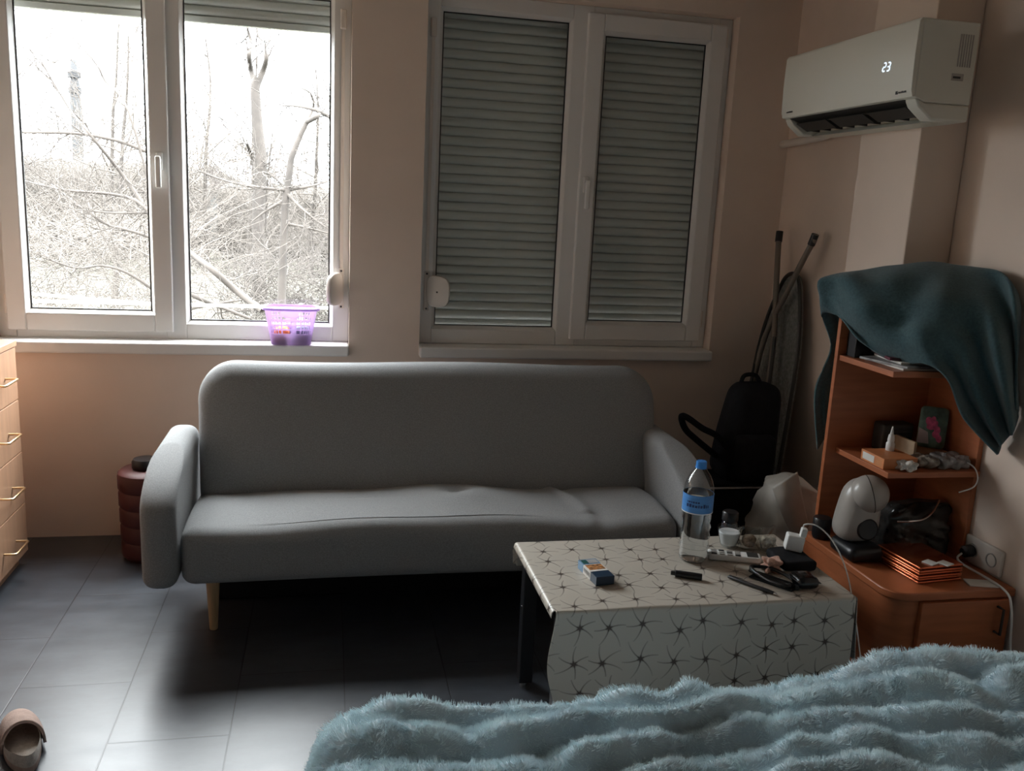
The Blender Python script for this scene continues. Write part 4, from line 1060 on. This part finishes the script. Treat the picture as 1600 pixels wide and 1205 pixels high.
# remote control
rc = thing('remote_control', 'white remote control with grey buttons on the oilcloth behind the pen', 'remote control', (1.19, 2.285, Z))
RC = Vector((1.182, 2.272, Z)); Rr = Matrix.Rotation(math.radians(-19), 3, 'Z')
def rfn(x, y, z): return tuple(RC + Rr @ Vector((x, y, z)))
b = B(); rbox(b, (-0.078, -0.024, 0.0), (0.078, 0.024, 0.020), 0.008, (10, 5, 3), rfn); obj('case', b, M_white, rc)
b = B(); box(b, 0.036, 0.068, -0.017, 0.017, 0.0198, 0.0206)
for v in b.verts: v.co = Vector(rfn(*v.co))
obj('screen', b, M_dark, rc, smooth=False)
for i in range(4):
    for j in range(3):
        b = B(); x = -0.060 + i * 0.023; y = -0.014 + j * 0.014; rbox(b, (x - 0.008, y - 0.0045, 0.0185), (x + 0.008, y + 0.0045, 0.0215), 0.001, (2, 2, 2), rfn)
        obj('button', b, M_grey if (i + j) % 3 else M_dark, rc)
# glass jar with white wax, and a dark lidded jar behind
gj = thing('glass_jar', 'small clear glass cup with white wax next to the water bottle', 'candle', (1.20, 2.36, Z))
GC = (1.212, 2.375, Z)
b = B(); lathe(b, [(0, 0.002), (0.022, 0.002), (0.026, 0.006), (0.036, 0.05), (0.037, 0.062), (0.0355, 0.062), (0.0345, 0.05), (0.0245, 0.008), (0, 0.008)], GC, 32); obj('glass_cup', b, M_pet, gj)
b = B(); lathe(b, [(0, 0.010), (0.0235, 0.010), (0.0325, 0.046), (0.031, 0.049), (0, 0.047)], GC, 32); obj('wax', b, mat('white_wax', (0.75, 0.75, 0.74), 0.4, var=.03), gj)
dj = thing('dark_jar', 'dark jar with black lid at the back edge of the oilcloth', 'jar', (1.225, 2.43, Z))
DC = (1.238, 2.432, Z)
b = B(); lathe(b, [(0, 0), (0.021, 0), (0.024, 0.004), (0.024, 0.055), (0.019, 0.062), (0, 0.062)], DC, 28); obj('jar_body', b, mat('dark_violet_glass', (0.012, 0.01, 0.02), 0.1, var=.1), dj)
b = B(); lathe(b, [(0, 0.062), (0.023, 0.062), (0.025, 0.064), (0.025, 0.088), (0.022, 0.092), (0, 0.092)], DC, 28); obj('jar_lid', b, M_black, dj)
# two clear packets with pale contents
def packet(c, s, a, tilt, seed):
    root_c = Vector(c); R_ = Matrix.Rotation(a, 3, 'Z') @ Matrix.Rotation(tilt, 3, 'X')
    rs = np.random.RandomState(seed); ph = rs.rand(6) * 6
    def fn(x, y, z):
        t = z / s[2]; y = y * (1.15 - 1.0 * t)
        k = 0.004 * math.sin(120 * x + ph[0] + 3 * math.sin(70 * z)) ; return tuple(root_c + R_ @ Vector((x + 0.004 * math.sin(60 * z + ph[1]), y + k, z)))
    bm = B(); rbox(bm, (-s[0] / 2, -s[1] / 2, 0.0), (s[0] / 2, s[1] / 2, s[2]), 0.007, (10, 5, 10), fn); return bm
for i, (c, a, tl, lab, sd) in enumerate((((1.268, 2.352, Z + 0.002), -0.25, 0.1, 'clear crinkled packet of brown bits, left of the pair by the charger', 21), ((1.322, 2.336, Z + 0.002), 0.35, -0.05, 'clear crinkled packet of white pieces directly beside the charger', 22))):
    pk = thing('clear_packet', lab, 'packet', c)
    obj('film', packet(c, (0.062, 0.034, 0.072), a, tl, sd), M_film, pk)
    obj('contents', lump((c[0] - 0.022, c[1] - 0.011, c[2] + 0.004), (c[0] + 0.022, c[1] + 0.011, c[2] + 0.042), 0.01, 0.004, sd, (6, 5, 6), 150), mat('packet_contents', (0.36, 0.27, 0.2) if i == 0 else (0.68, 0.64, 0.58), 0.7, var=0.6, scale=90), pk)
# white charger cube with its cable
ch = thing('phone_charger', 'white square charger block with a white cable on the dark bundle', 'charger', (1.385, 2.27, Z))
CC = Vector((1.362, 2.262, Z + 0.030)); Rq = Matrix.Rotation(math.radians(-20), 3, 'Z') @ Matrix.Rotation(math.radians(8), 3, 'Y')
def cfn(x, y, z): return tuple(CC + Rq @ Vector((x, y, z)))
b = B(); rbox(b, (-0.026, -0.02, 0), (0.026, 0.02, 0.048), 0.006, (4, 4, 4), cfn); obj('charger_block', b, M_white, ch)
b = B(); rbox(b, (0.010, -0.011, 0.046), (0.028, 0.011, 0.074), 0.004, (3, 3, 3), cfn); obj('cable_plug', b, M_white, ch)
b = B(); V = smooth_path([cfn(0.018, 0, 0.07), (1.388, 2.252, Z + 0.112), (1.42, 2.235, Z + 0.112), (1.455, 2.20, Z + 0.075), (1.478, 2.15, Z + 0.0), (1.485, 2.09, 0.33), (1.49, 2.03, 0.20), (1.51, 1.95, 0.09), (1.53, 1.88, 0.01)], 7)
tube(b, V, 0.0023, 8); obj('charging_cable', b, M_white, ch)
# black bundle: pouch, cable loops, earphone case, crumpled tissue
obj('black_pouch', lump((1.285, 2.165, Z), (1.395, 2.29, Z + 0.030), 0.012, 0.006, 31, (10, 10, 4), 60), M_blackfab, None, 'soft black pouch under the white charger', 'pouch')
b = B(); V = smooth_path([(1.19, 2.185, Z + 0.005), (1.215, 2.12, Z + 0.006), (1.25, 2.075, Z + 0.008), (1.235, 2.06, Z + 0.01), (1.205, 2.115, Z + 0.006), (1.195, 2.19, Z + 0.012), (1.25, 2.165, Z + 0.014), (1.28, 2.10, Z + 0.008), (1.265, 2.05, Z + 0.006)], 8)
tube(b, V, 0.0055, 8); obj('black_cable', b, M_black, None, 'coiled black cable lying in front of the black pouch', 'cable')
wl_ = thing('wallet', 'flat dark folded case on the oilcloth beside the pen', 'case', (1.235, 2.11, Z))
pts = rot_z([(1.20, 2.045), (1.255, 2.045), (1.255, 2.175), (1.20, 2.175)], (1.228, 2.11), 0.62)
b = B(); prism(b, pts, 2, Z, Z + 0.0048); obj('cover', b, M_blackfab, wl_, smooth=False, bevel=0.002)
es = thing('earphone_case', 'glossy black rounded case at the right front of the oilcloth', 'case', (1.30, 2.075, Z))
b = B(); rbox(b, (1.268, 2.045, Z), (1.332, 2.115, Z + 0.034), 0.016, (4, 4, 3)); obj('case_shell', b, mat('glossy_black', (0.01, 0.011, 0.014), 0.12), es)
b = B(); rbox(b, (1.2675, 2.0445, Z + 0.0195), (1.3325, 2.1155, Z + 0.0215), 0.001, (2, 2, 2)); obj('lid_seam', b, M_dark, es)
obj('tissue', lump((1.235, 2.165, Z), (1.282, 2.205, Z + 0.034), 0.010, 0.012, 41, (8, 8, 7), 190), mat('pink_tissue', (0.62, 0.38, 0.30), 0.9, var=0.3, scale=120), None, 'crumpled pinkish tissue in front of the black pouch', 'tissue', smooth=False)

# ---------------------------------------------------------------- slippers
M_slip = mat('blush_felt', (0.47, 0.34, 0.29), 0.95, var=0.1, scale=60, bump=0.6, bscale=300)
M_slin = mat('pale_fleece', (0.60, 0.54, 0.49), 1.0, var=0.12, scale=120, bump=0.8, bscale=400)
def slipper(cx, cy_, ang, label):
    c = Vector((cx, cy_, 0)); R_ = Matrix.Rotation(ang, 3, 'Z')
    root = thing('slipper', label, 'slipper', (cx, cy_, 0), 'pair of blush slippers on the floor')
    def outl(s, n_=40):
        o = []
        for k in range(n_):
            t = 2 * PI * k / n_; x = math.cos(t); y = math.sin(t)
            wdt = 0.049 - 0.009 * (1 - y) / 2 + 0.0045 * math.sin(2 * t)
            o.append((x * wdt * s, y * 0.122 * (s * 0.5 + 0.5)))
        return o
    def W_(p): return c + R_ @ Vector(p)
    bm = B(); lay = []
    for z, s in ((0.0, 0.94), (0.004, 1.0), (0.018, 1.02), (0.022, 0.99)):
        lay.append([bm.verts.new(W_((x, y, z))) for x, y in outl(s)])
    for A_, C_ in zip(lay, lay[1:]):
        for k in range(40): bm.faces.new((A_[k], A_[(k + 1) % 40], C_[(k + 1) % 40], C_[k]))
    bm.faces.new(lay[0][::-1]); bm.faces.new(lay[-1]); obj('sole', bm, M_slip, root)
    bm = B(); v = [bm.verts.new(W_((x, y, 0.0235 + 0.004 * max(0, -y / 0.13)))) for x, y in outl(0.9)]; bm.faces.new(v); obj('footbed', bm, M_slin, root, solid=0.003)
    # raised heel and side rim
    bm = B(); o = outl(1.0); G_ = []
    for x, y in o + [o[0]]:
        t = max(0, min(1, (0.02 - y) / 0.12)); h_ = 0.012 + 0.020 * t
        G_.append([W_((x * 1.0, y * 1.0, 0.018)), W_((x * 1.02, y * 1.01, 0.018 + h_ * .6)), W_((x * 0.97, y * 0.97, 0.02 + h_)), W_((x * 0.90, y * 0.91, 0.02 + h_ * .6)), W_((x * 0.88, y * 0.89, 0.022))])
    sheet(bm, G_); bmesh.ops.remove_doubles(bm, verts=bm.verts, dist=1e-5); obj('rim', bm, M_slin, root)
    # upper over the toes
    bm = B(); G_ = []
    for i in range(19):
        yy = -0.015 + 0.1355 * (i / 18.0); row = []
        hwid = 0.0485 * math.sqrt(max(0.0, 1 - (max(0, yy) / 0.1245) ** 2.6)) + 0.001
        hgt = 0.062 * math.sqrt(max(0.0, 1 - (max(0, yy - 0.0) / 0.1245) ** 2.4)) + 0.006
        for k in range(21):
            t = PI * k / 20; row.append(W_((-hwid * math.cos(t), yy + 0.012 * math.sin(t) ** 2 * (1 - i / 18.0) - 0.008, 0.016 + hgt * math.sin(t) ** 0.8)))
        G_.append(row)
    sheet(bm, G_); obj('upper', bm, M_slip, root, solid=0.007)
slipper(-0.770, 2.262, math.radians(24), 'blush slipper with dark opening at the lower left edge, nearer of the pair')
slipper(-0.935, 2.42, math.radians(14), 'blush slipper mostly beyond the left edge, farther of the pair')

# ---------------------------------------------------------------- bed and plush blanket
bed = thing('bed', 'low bed under the plush blanket in the foreground', 'bed', (1.02, 0.82, 0))
b = B(); box(b, 0.10, 1.98, 0.16, 1.48, 0.05, 0.26); obj('bed_base', b, M_dress, bed, smooth=False, bevel=0.01)
b = B(); rbox(b, (0.11, 0.15, 0.262), (1.975, 1.47, 0.405), 0.05, (6, 6, 4)); obj('mattress', b, M_paper, bed)
for xx in (0.15, 1.93):
    for yy in (0.22, 1.42):
        b = B(); box(b, xx - 0.03, xx + 0.03, yy - 0.03, yy + 0.03, 0, 0.05); obj('leg', b, M_dress, bed, smooth=False)
BX0, BY1, BZ, BR = 0.050, 1.515, 0.468, 0.055
def blanket_pt(s, t):
    """s runs along the bed, t towards its foot; both may run over the edge"""
    s = np.asarray(s, float); t = np.asarray(t, float)
    dx = np.maximum(0, BX0 - s); dy = np.maximum(0, t - BY1); d = np.hypot(dx, dy) + 1e-9
    an = np.minimum(d / BR, PI / 2)
    h = BR * np.sin(an) + (0.05 + 0.30 * dx / d) * np.maximum(0, d - BR * PI / 2); dz = BR * (1 - np.cos(an)) + np.maximum(0, d - BR * PI / 2)
    x = np.maximum(s, BX0) - h * dx / d; y = np.minimum(t, BY1) + h * dy / d; z = BZ - dz
    # gathered rolls
    wv = 0.056 * (noise2(s * 6.0 + 7, t * 6.0, 1) - .5) * 2 + 0.06 * (noise2(s * 1.9, t * 1.9 + 3, 2) - .5) * 2
    ang = -0.02 + 0.16 * noise2(s * 1.6 + 2, t * 1.6, 8)
    ph = (t * np.cos(ang) - s * np.sin(ang) + wv) / 0.074
    brk = noise2(s * 5.5 + 11, t * 2.0, 3)
    rid = np.abs(np.sin(PI * ph)) ** 0.75
    bub = 0.55 + 0.9 * noise2(s * 15 + 5, t * 11, 4)
    a = 0.036 * rid * bub * (0.30 + 1.15 * brk) + 0.022 * (noise2(s * 4, t * 4, 6) - .4) + 0.006 * (noise2(s * 26, t * 26, 9) - .5)
    a = a + 0.03 * np.exp(-(((s - 0.12) / 0.10) ** 2 + ((t - 1.52) / 0.09) ** 2)) + 0.026 * np.clip((s - 1.25) / 0.4, 0, 1) - 0.042 * np.exp(-((s - 0.55) / 0.38) ** 2)
    k = np.sin(an); nx = -k * dx / d; ny = k * dy / d; nz = np.cos(an)
    return np.stack([x + nx * a, y + ny * a, z + nz * a], -1)
ns, nt = 330, 250
ss = np.linspace(BX0 - 0.40, 1.985, ns); tt = np.linspace(0.18, BY1 + 0.30, nt)
SS, TT = np.meshgrid(ss, tt, indexing='ij'); PB = blanket_pt(SS, TT)
me = bpy.data.meshes.new('blanket')
idx = np.arange(ns * nt).reshape(ns, nt)
F = np.stack([idx[:-1, :-1], idx[1:, :-1], idx[1:, 1:], idx[:-1, 1:]], -1).reshape(-1, 4)
me.from_pydata(PB.reshape(-1, 3).tolist(), [], F.tolist())
bl = obj('blanket', me, M_furbase, None, 'dusty blue plush ruched blanket on the bed in the foreground', 'blanket', angle=180, solid=0.008)
# pile: hair strands rooted on the blanket
def fur():
    rs = np.random.RandomState(12); N = 190000
    s = BX0 - 0.38 + rs.rand(N) * (1.985 - BX0 + 0.37); t = 1.02 + rs.rand(N) ** 0.8 * (BY1 + 0.20 - 1.02)
    e = 0.002
    p = blanket_pt(s, t); ds = blanket_pt(s + e, t) - p; dt = blanket_pt(s, t + e) - p
    n = np.cross(ds, dt); n /= np.linalg.norm(n, axis=1, keepdims=True) + 1e-9
    n[n[:, 2] < -0.4] *= -1
    # tufts lean together
    lean = np.stack([noise2(s * 62, t * 62, 21) - .5, noise2(s * 62 + 9, t * 62, 22) - .5, 0.3 * (noise2(s * 50, t * 50, 23) - .5)], -1) * 3.4
    d = n + lean * 0.75 + (rs.rand(N, 3) - .5) * 0.7; d /= np.linalg.norm(d, axis=1, keepdims=True)
    cl = noise2(s * 95 + 3, t * 95, 25); L = (0.0065 + 0.009 * cl ** 1.5 + 0.003 * rs.rand(N))[:, None]
    K = 4; pts = np.zeros((N, K, 3))
    for k in range(K):
        q = k / (K - 1); pts[:, k] = p + n * L * q * 0.55 + d * L * q * q * 0.75 - np.array([0, 0, 1]) * L * q ** 2 * 0.12
    pts -= np.array(WL[bl])
    hc = bpy.data.hair_curves.new('fur')
    hc.add_curves([K] * N)
    hc.attributes['position'].data.foreach_set('vector', pts.reshape(-1).astype(np.float32))
    ra = hc.attributes.get('radius') or hc.attributes.new('radius', 'FLOAT', 'POINT')
    rad = np.tile(np.array([0.00055, 0.0005, 0.0004, 0.00012]), N).astype(np.float32)
    ra.data.foreach_set('value', rad)
    hc.materials.append(M_fur)
    o = bpy.data.objects.new('fur', hc); COL.objects.link(o); o.parent = bl; o['kind'] = 'stuff'
fur()

# ---------------------------------------------------------------- outdoors
GZ = -1.6
M_grass = mat('winter_grass', (0.046, 0.043, 0.030), 1.0, var=0.35, scale=0.6)
b = B(); box(b, -60, 40, YO + 0.02, 90, GZ - 0.2, GZ)
obj('ground', b, M_grass, None, kind='structure', smooth=False)
b = B(); box(b, XL - 0.1, XR + 0.1, YO - 0.0005, YO + 0.02, GZ, 0.0); st('wall_base', b, M_ceil)
M_bark = mat('grey_brown_bark', (0.036, 0.030, 0.026), 0.95, var=0.3, scale=4)
M_twigd = mat('grey_twig_bark', (0.042, 0.035, 0.030), 0.95, var=0.25, scale=2)
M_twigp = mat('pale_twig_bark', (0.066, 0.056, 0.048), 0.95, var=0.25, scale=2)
class Tubes:
    def __init__(s): s.v = []; s.f = []
    def add(s, pts, rad, seg=4):
        base = len(s.v); prev = None; n_ = len(pts)
        for i, p in enumerate(pts):
            d = pts[min(i + 1, n_ - 1)] - pts[max(i - 1, 0)]
            d = d.normalized() if d.length > 1e-9 else Vector((0, 0, 1))
            a = d.cross(Vector((0.3, 0.9, 0.2))) if prev is None else prev - d * prev.dot(d)
            if a.length < 1e-4: a = d.orthogonal()
            a.normalize(); prev = a; bb = d.cross(a); r_ = rad[i]
            for k in range(seg):
                an = 2 * PI * k / seg; s.v.append(p + (a * math.cos(an) + bb * math.sin(an)) * r_)
        for i in range(n_ - 1):
            for k in range(seg):
                k2 = (k + 1) % seg; s.f.append((base + i * seg + k, base + i * seg + k2, base + (i + 1) * seg + k2, base + (i + 1) * seg + k))
    def build(s, name, m, parent=None, **kw):
        me = bpy.data.meshes.new(name); me.from_pydata([tuple(v) for v in s.v], [], s.f); return obj(name, me, m, parent, angle=180, **kw)
RND = random.Random(11)
def wander(p, d, L, n_, wob, up=0.0):
    pts = [p.copy()]; st_ = L / n_; d = d.normalized()
    for _ in range(n_):
        d = (d + Vector((RND.gauss(0, wob), RND.gauss(0, wob), RND.gauss(0, wob) + up))).normalized(); p = p + d * st_; pts.append(p.copy())
    return pts
def twigs(T, pts, r0, L, depth, dens, rmin, up=0.05, spread=0.8):
    """grow side shoots from a limb"""
    n_ = len(pts)
    for _ in range(dens):
        i = RND.randint(max(1, n_ // 5), n_ - 1); p = pts[i]; ax = (pts[i] - pts[i - 1]).normalized()
        d = (ax * RND.uniform(0.2, 0.9) + Vector((RND.gauss(0, spread), RND.gauss(0, spread), RND.gauss(0, spread) + 0.15))).normalized()
        l_ = L * RND.uniform(0.45, 1.15); m_ = wander(p, d, l_, 6, 0.16, up); r_ = max(rmin, r0 * 0.55)
        T.add(m_, [max(rmin * 0.6, r_ * (1 - 0.8 * k / 6)) for k in range(7)], 3)
        if depth > 1: twigs(T, m_, r_, L * 0.55, depth - 1, max(2, int(dens * 0.5)), rmin, up, spread)
def bare_tree(label, base, H, crown, trunk_r, pale, seed, dens=7, rmin=0.006, nlimb=9, lean=(0, 0)):
    RND.seed(seed)
    root = thing('bare_tree', label, 'tree', base, 'bare winter trees outside the window')
    p = Vector(base); tr_ = wander(p, Vector((lean[0], lean[1], 1)), H, 12, 0.05, 0.05)
    T = Tubes(); T.add(tr_, [trunk_r * (1 - 0.75 * k / 12) for k in range(13)], 8); T.build('trunk', M_bark, root)
    T = Tubes()
    for k in range(nlimb):
        i = RND.randint(4, 11); q = tr_[i]; a = RND.uniform(0, 2 * PI)
        d = Vector((math.cos(a), math.sin(a), RND.uniform(0.2, 1.1))); l_ = crown * RND.uniform(0.6, 1.1) * (1.25 - i / 14)
        m_ = wander(q, d, l_, 9, 0.13, 0.05); r_ = trunk_r * 0.42 * (1.2 - i / 13)
        T.add(m_, [max(rmin, r_ * (1 - 0.85 * j / 9)) for j in range(10)], 5)
        twigs(T, m_, r_ * 0.5, l_ * 0.5, 3, dens, rmin)
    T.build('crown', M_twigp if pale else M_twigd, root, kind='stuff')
# trees told by their limbs in the photo, each limb standing at its own distance
def limb_tree(label, base, trunk, limbs, Y, twig_n, twig_L, rmin, seed):
    RND.seed(seed)
    root = thing('bare_tree', label, 'tree', base, 'bare winter trees outside the window')
    def path(pl_, yv, jit=0.0):
        out_ = []
        for k, (px, py) in enumerate(pl_):
            yy = yv + (RND.uniform(-jit, jit) if k else 0); out_.append(at(px, py, 1, yy))
        return smooth_path(out_, 4)
    if trunk:
        pts, r0, r1 = trunk; P_ = path(pts, Y); P_ = [Vector(base)] + P_ if (Vector(base) - P_[0]).length > 0.05 else P_
        T = Tubes(); n_ = len(P_); T.add(P_, [r0 + (r1 - r0) * k / (n_ - 1) for k in range(n_)], 8); T.build('trunk', M_bark, root)
    T = Tubes()
    for pl_, r0, r1, dn in limbs:
        P_ = path(pl_, Y, Y * 0.03); n_ = len(P_)
        T.add(P_, [r0 + (r1 - r0) * k / (n_ - 1) for k in range(n_)], 6); twigs(T, P_, r0 * 0.5, twig_L, 2, dn * twig_n, rmin, 0.03, 0.55)
    T.build('limbs', M_twigd, root)
    return root
def foot(px, py, Y): p = at(px, py, 1, Y); return (p.x, p.y, GZ)
limb_tree('tall forked bare tree in the middle of the right pane', foot(406, 455, 24), ([(406, 455), (404, 400), (404, 330), (408, 255), (403, 205), (400, 165), (399, 135), (403, 122)], 0.20, 0.11),
          [([(399, 138), (392, 108), (389, 85), (392, 66), (386, 40), (390, 15)], 0.085, 0.015, 3), ([(401, 135), (412, 108), (416, 88), (408, 66), (402, 45), (406, 10)], 0.085, 0.015, 3), ([(403, 270), (394, 245), (386, 225)], 0.09, 0.03, 2), ([(406, 300), (420, 270), (440, 290)], 0.05, 0.02, 2)], 24, 3, 1.6, 0.012, 31)
limb_tree('slanting bare tree at the right side of the right pane', foot(440, 470, 17), ([(440, 470), (442, 400), (446, 320), (452, 270), (456, 245), (468, 215), (480, 190)], 0.085, 0.045),
          [([(480, 190), (495, 182), (505, 170), (518, 150)], 0.05, 0.015, 3), ([(518, 184), (492, 172), (465, 166), (440, 165)], 0.045, 0.012, 2), ([(480, 190), (490, 165), (484, 145), (465, 136)], 0.03, 0.01, 2), ([(446, 297), (480, 292), (512, 284)], 0.035, 0.012, 3),
           ([(446, 297), (390, 291), (345, 280), (308, 266)], 0.035, 0.01, 3), ([(446, 300), (470, 325), (495, 345), (518, 362)], 0.035, 0.012, 3), ([(446, 312), (415, 330), (392, 348)], 0.03, 0.01, 3), ([(446, 290), (425, 275), (410, 268)], 0.03, 0.01, 2), ([(450, 350), (480, 356), (518, 366)], 0.03, 0.01, 2)], 17, 3, 1.1, 0.007, 32)
limb_tree('near bare tree behind the window mullion with long bare branches', foot(264, 470, 8.5), ([(264, 520), (263, 470), (262, 420), (258, 380), (250, 350)], 0.075, 0.05),
          [([(250, 352), (236, 337), (210, 300), (185, 265), (140, 210), (105, 165), (62, 92)], 0.026, 0.006, 6), ([(262, 250), (232, 238), (190, 222), (150, 213), (110, 208), (35, 207)], 0.020, 0.010, 6), ([(250, 352), (215, 315), (170, 303), (100, 297), (40, 283)], 0.018, 0.006, 5),
           ([(255, 332), (235, 332), (180, 333), (130, 328)], 0.014, 0.005, 4), ([(260, 385), (235, 371), (195, 358), (165, 350), (130, 326), (80, 288)], 0.018, 0.006, 5), ([(262, 468), (240, 453), (200, 427), (160, 415), (120, 419), (72, 404)], 0.018, 0.006, 5), ([(250, 352), (200, 172), (165, 128), (150, 100), (108, 52)], 0.013, 0.005, 4),
           ([(266, 372), (297, 396), (330, 420), (370, 455), (410, 486)], 0.026, 0.034, 2), ([(264, 440), (300, 461), (345, 480), (392, 498)], 0.028, 0.012, 3), ([(264, 490), (320, 478), (395, 466)], 0.02, 0.006, 3)], 8.5, 2, 0.75, 0.0035, 33)
bgs = [(-9.2, 27, 8.0, 4.2, 0.09, 1), (-7.2, 33, 8.4, 4.5, 0.10, 1), (-5.3, 24, 6.6, 3.6, 0.08, 1), (-4.6, 36, 8.6, 4.6, 0.11, 1), (-2.6, 30, 7.2, 3.9, 0.09, 1), (-3.2, 21, 5.0, 2.6, 0.06, 1), (-0.6, 34, 7.4, 4.0, 0.10, 1), (1.6, 32, 6.6, 4.0, 0.09, 1), (3.8, 37, 8.5, 4.4, 0.11, 1), (-11.5, 34, 9.0, 4.8, 0.11, 1), (0.9, 27, 5.0, 2.6, 0.06, 1), (-1.7, 25, 4.6, 2.6, 0.06, 1)]
wh = ('far left of the white tower', 'just behind the white tower', 'in front of the tower, middle of the left pane', 'tall behind the window handle side', 'left part of the right pane', 'slim and low behind the left pane', 'behind the forked trunk', 'far right behind the slanting tree', 'at the right frame, far away', 'at the far left frame', 'low to the right of the forked trunk', 'low to the left of the forked trunk')
for k, (x, y, h_, cr_, tr_, pale) in enumerate(bgs):
    bare_tree('hazy bare background tree ' + wh[k], (x, y, GZ), h_, cr_, tr_, pale, 100 + k, dens=7, rmin=0.008, nlimb=13)
# tangled shrubs in the left pane and along the back
def thicket(name, label, x0, x1, y0, y1, h_, n_, L, rmin, m, seed):
    RND.seed(seed); T = Tubes()
    for _ in range(n_):
        p = Vector((RND.uniform(x0, x1), RND.uniform(y0, y1), GZ + h_ * RND.random() ** 1.3 * 0.7)); a = RND.uniform(0, 2 * PI)
        d = Vector((math.cos(a), math.sin(a), RND.uniform(0.1, 1.2))); m_ = wander(p, d, L * RND.uniform(.5, 1.2), 6, 0.22, -0.02)
        T.add(m_, [rmin * (1.3 - 0.9 * k / 6) for k in range(7)], 3)
    return T.build(name, m, None, label=label, cat='shrub', kind='stuff')
thicket('thicket', 'pale tangled shrubs filling the lower left pane', -4.4, -1.6, 10.0, 13.5, 3.6, 2600, 1.3, 0.0042, M_twigp, 51)
thicket('thicket', 'grey tangled shrubs behind the lower right pane', -2.2, 1.4, 18, 22, 2.2, 1600, 1.4, 0.007, M_twigd, 52)
M_hedge = mat('bare_hedge', (0.046, 0.040, 0.035), 1.0, var=0.35, scale=1.6)
def hedge(x0, x1, y0, y1, h_, seed, label):
    obj('hedge', lump((x0, y0, GZ), (x1, y1, GZ + h_), 0.8, 0.12, seed, (50, 10, 14), 1.3), M_hedge, None, label, 'hedge')
hedge(-16, -5.2, 40, 43, 4.0, 61, 'dull brown hedge far behind the left pane')
hedge(-5.0, 7, 42, 45, 3.4, 62, 'dull brown hedge far behind the right pane')
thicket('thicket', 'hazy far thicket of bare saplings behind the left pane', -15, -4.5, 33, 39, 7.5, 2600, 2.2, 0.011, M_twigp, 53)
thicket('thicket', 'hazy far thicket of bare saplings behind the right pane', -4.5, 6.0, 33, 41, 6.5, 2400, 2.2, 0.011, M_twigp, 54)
# white tower, low house and fence rails
tw = thing('tower', 'pale round tower with darker bands rising above the trees in the left pane', 'tower', tuple([at(125, 300, 1, 60).x, 60, GZ]))
ct = at(125, 300, 1, 60); zt = at(125, 92, 1, 60).z; M_tow = mat('pale_concrete', (0.028, 0.028, 0.029), 0.9, var=0.1); M_tow2 = mat('grey_band_paint', (0.017, 0.017, 0.018), 0.9, var=0.1)
b = B(); lathe(b, [(0, 0), (0.34, 0), (0.30, zt - GZ - 1.6), (0.22, zt - GZ - 1.2), (0.20, zt - GZ - 0.15), (0.1, zt - GZ), (0, zt - GZ)], (ct.x, 60, GZ), 20); obj('shaft', b, M_tow, tw)
for f_ in (118, 142):
    zz = at(125, f_, 1, 60).z; b = B(); lathe(b, [(0.29, -0.16), (0.38, -0.16), (0.38, 0.16), (0.29, 0.16)], (ct.x, 60, zz), 20); obj('band', b, M_tow2, tw)
hs = thing('house', 'low white house partly hidden by the shrubs', 'house', (-5.6, 46, GZ))
b = B(); box(b, -7.6, -3.6, 46, 50, GZ, GZ + 3.0); obj('wall_block', b, mat('white_house_render', (0.06, 0.06, 0.058), .9, var=.1), hs, smooth=False)
b = B(); prism(b, [(-7.9, GZ + 3.0), (-3.3, GZ + 3.0), (-5.6, GZ + 4.2)], 1, 45.8, 50.2); obj('roof', b, mat('pale_roof_tiles', (0.04, 0.033, 0.03), .9, var=.2), hs, smooth=False)
for xx in (-6.8, -5.0):
    b = B(); box(b, xx, xx + 0.8, 45.97, 46.02, GZ + 1.2, GZ + 2.2); obj('house_window', b, M_dark, hs, smooth=False)
rl = thing('fence_railing', 'white pipe railing low outside the bright window', 'railing', (-0.8, 5.6, GZ))
M_rail = mat('white_rail_paint', (0.7, 0.7, 0.68), 0.4, var=0.03)
pA = [at(30, 469, 1, 5.6), at(241, 476, 1, 5.6), at(297, 481, 1, 5.6), at(560, 489, 1, 5.6)]
b = B(); tube(b, [(-4.5, 5.6, pA[0].z), (2.5, 5.6, pA[1].z - 0.0)], 0.010, 8); obj('rail', b, M_rail, rl)
b = B(); tube(b, [at(-20, 454, 1, 5.6), at(45, 459, 1, 5.6), at(250, 476, 1, 5.65)], 0.008, 8); obj('rail', b, M_rail, rl)
for px in (-60, 134, 470):
    q = at(px, 470, 1, 5.6); b = B(); tube(b, [(q.x, 5.6, GZ), (q.x, 5.6, pA[0].z + 0.02)], 0.011, 8); obj('post', b, M_rail, rl)
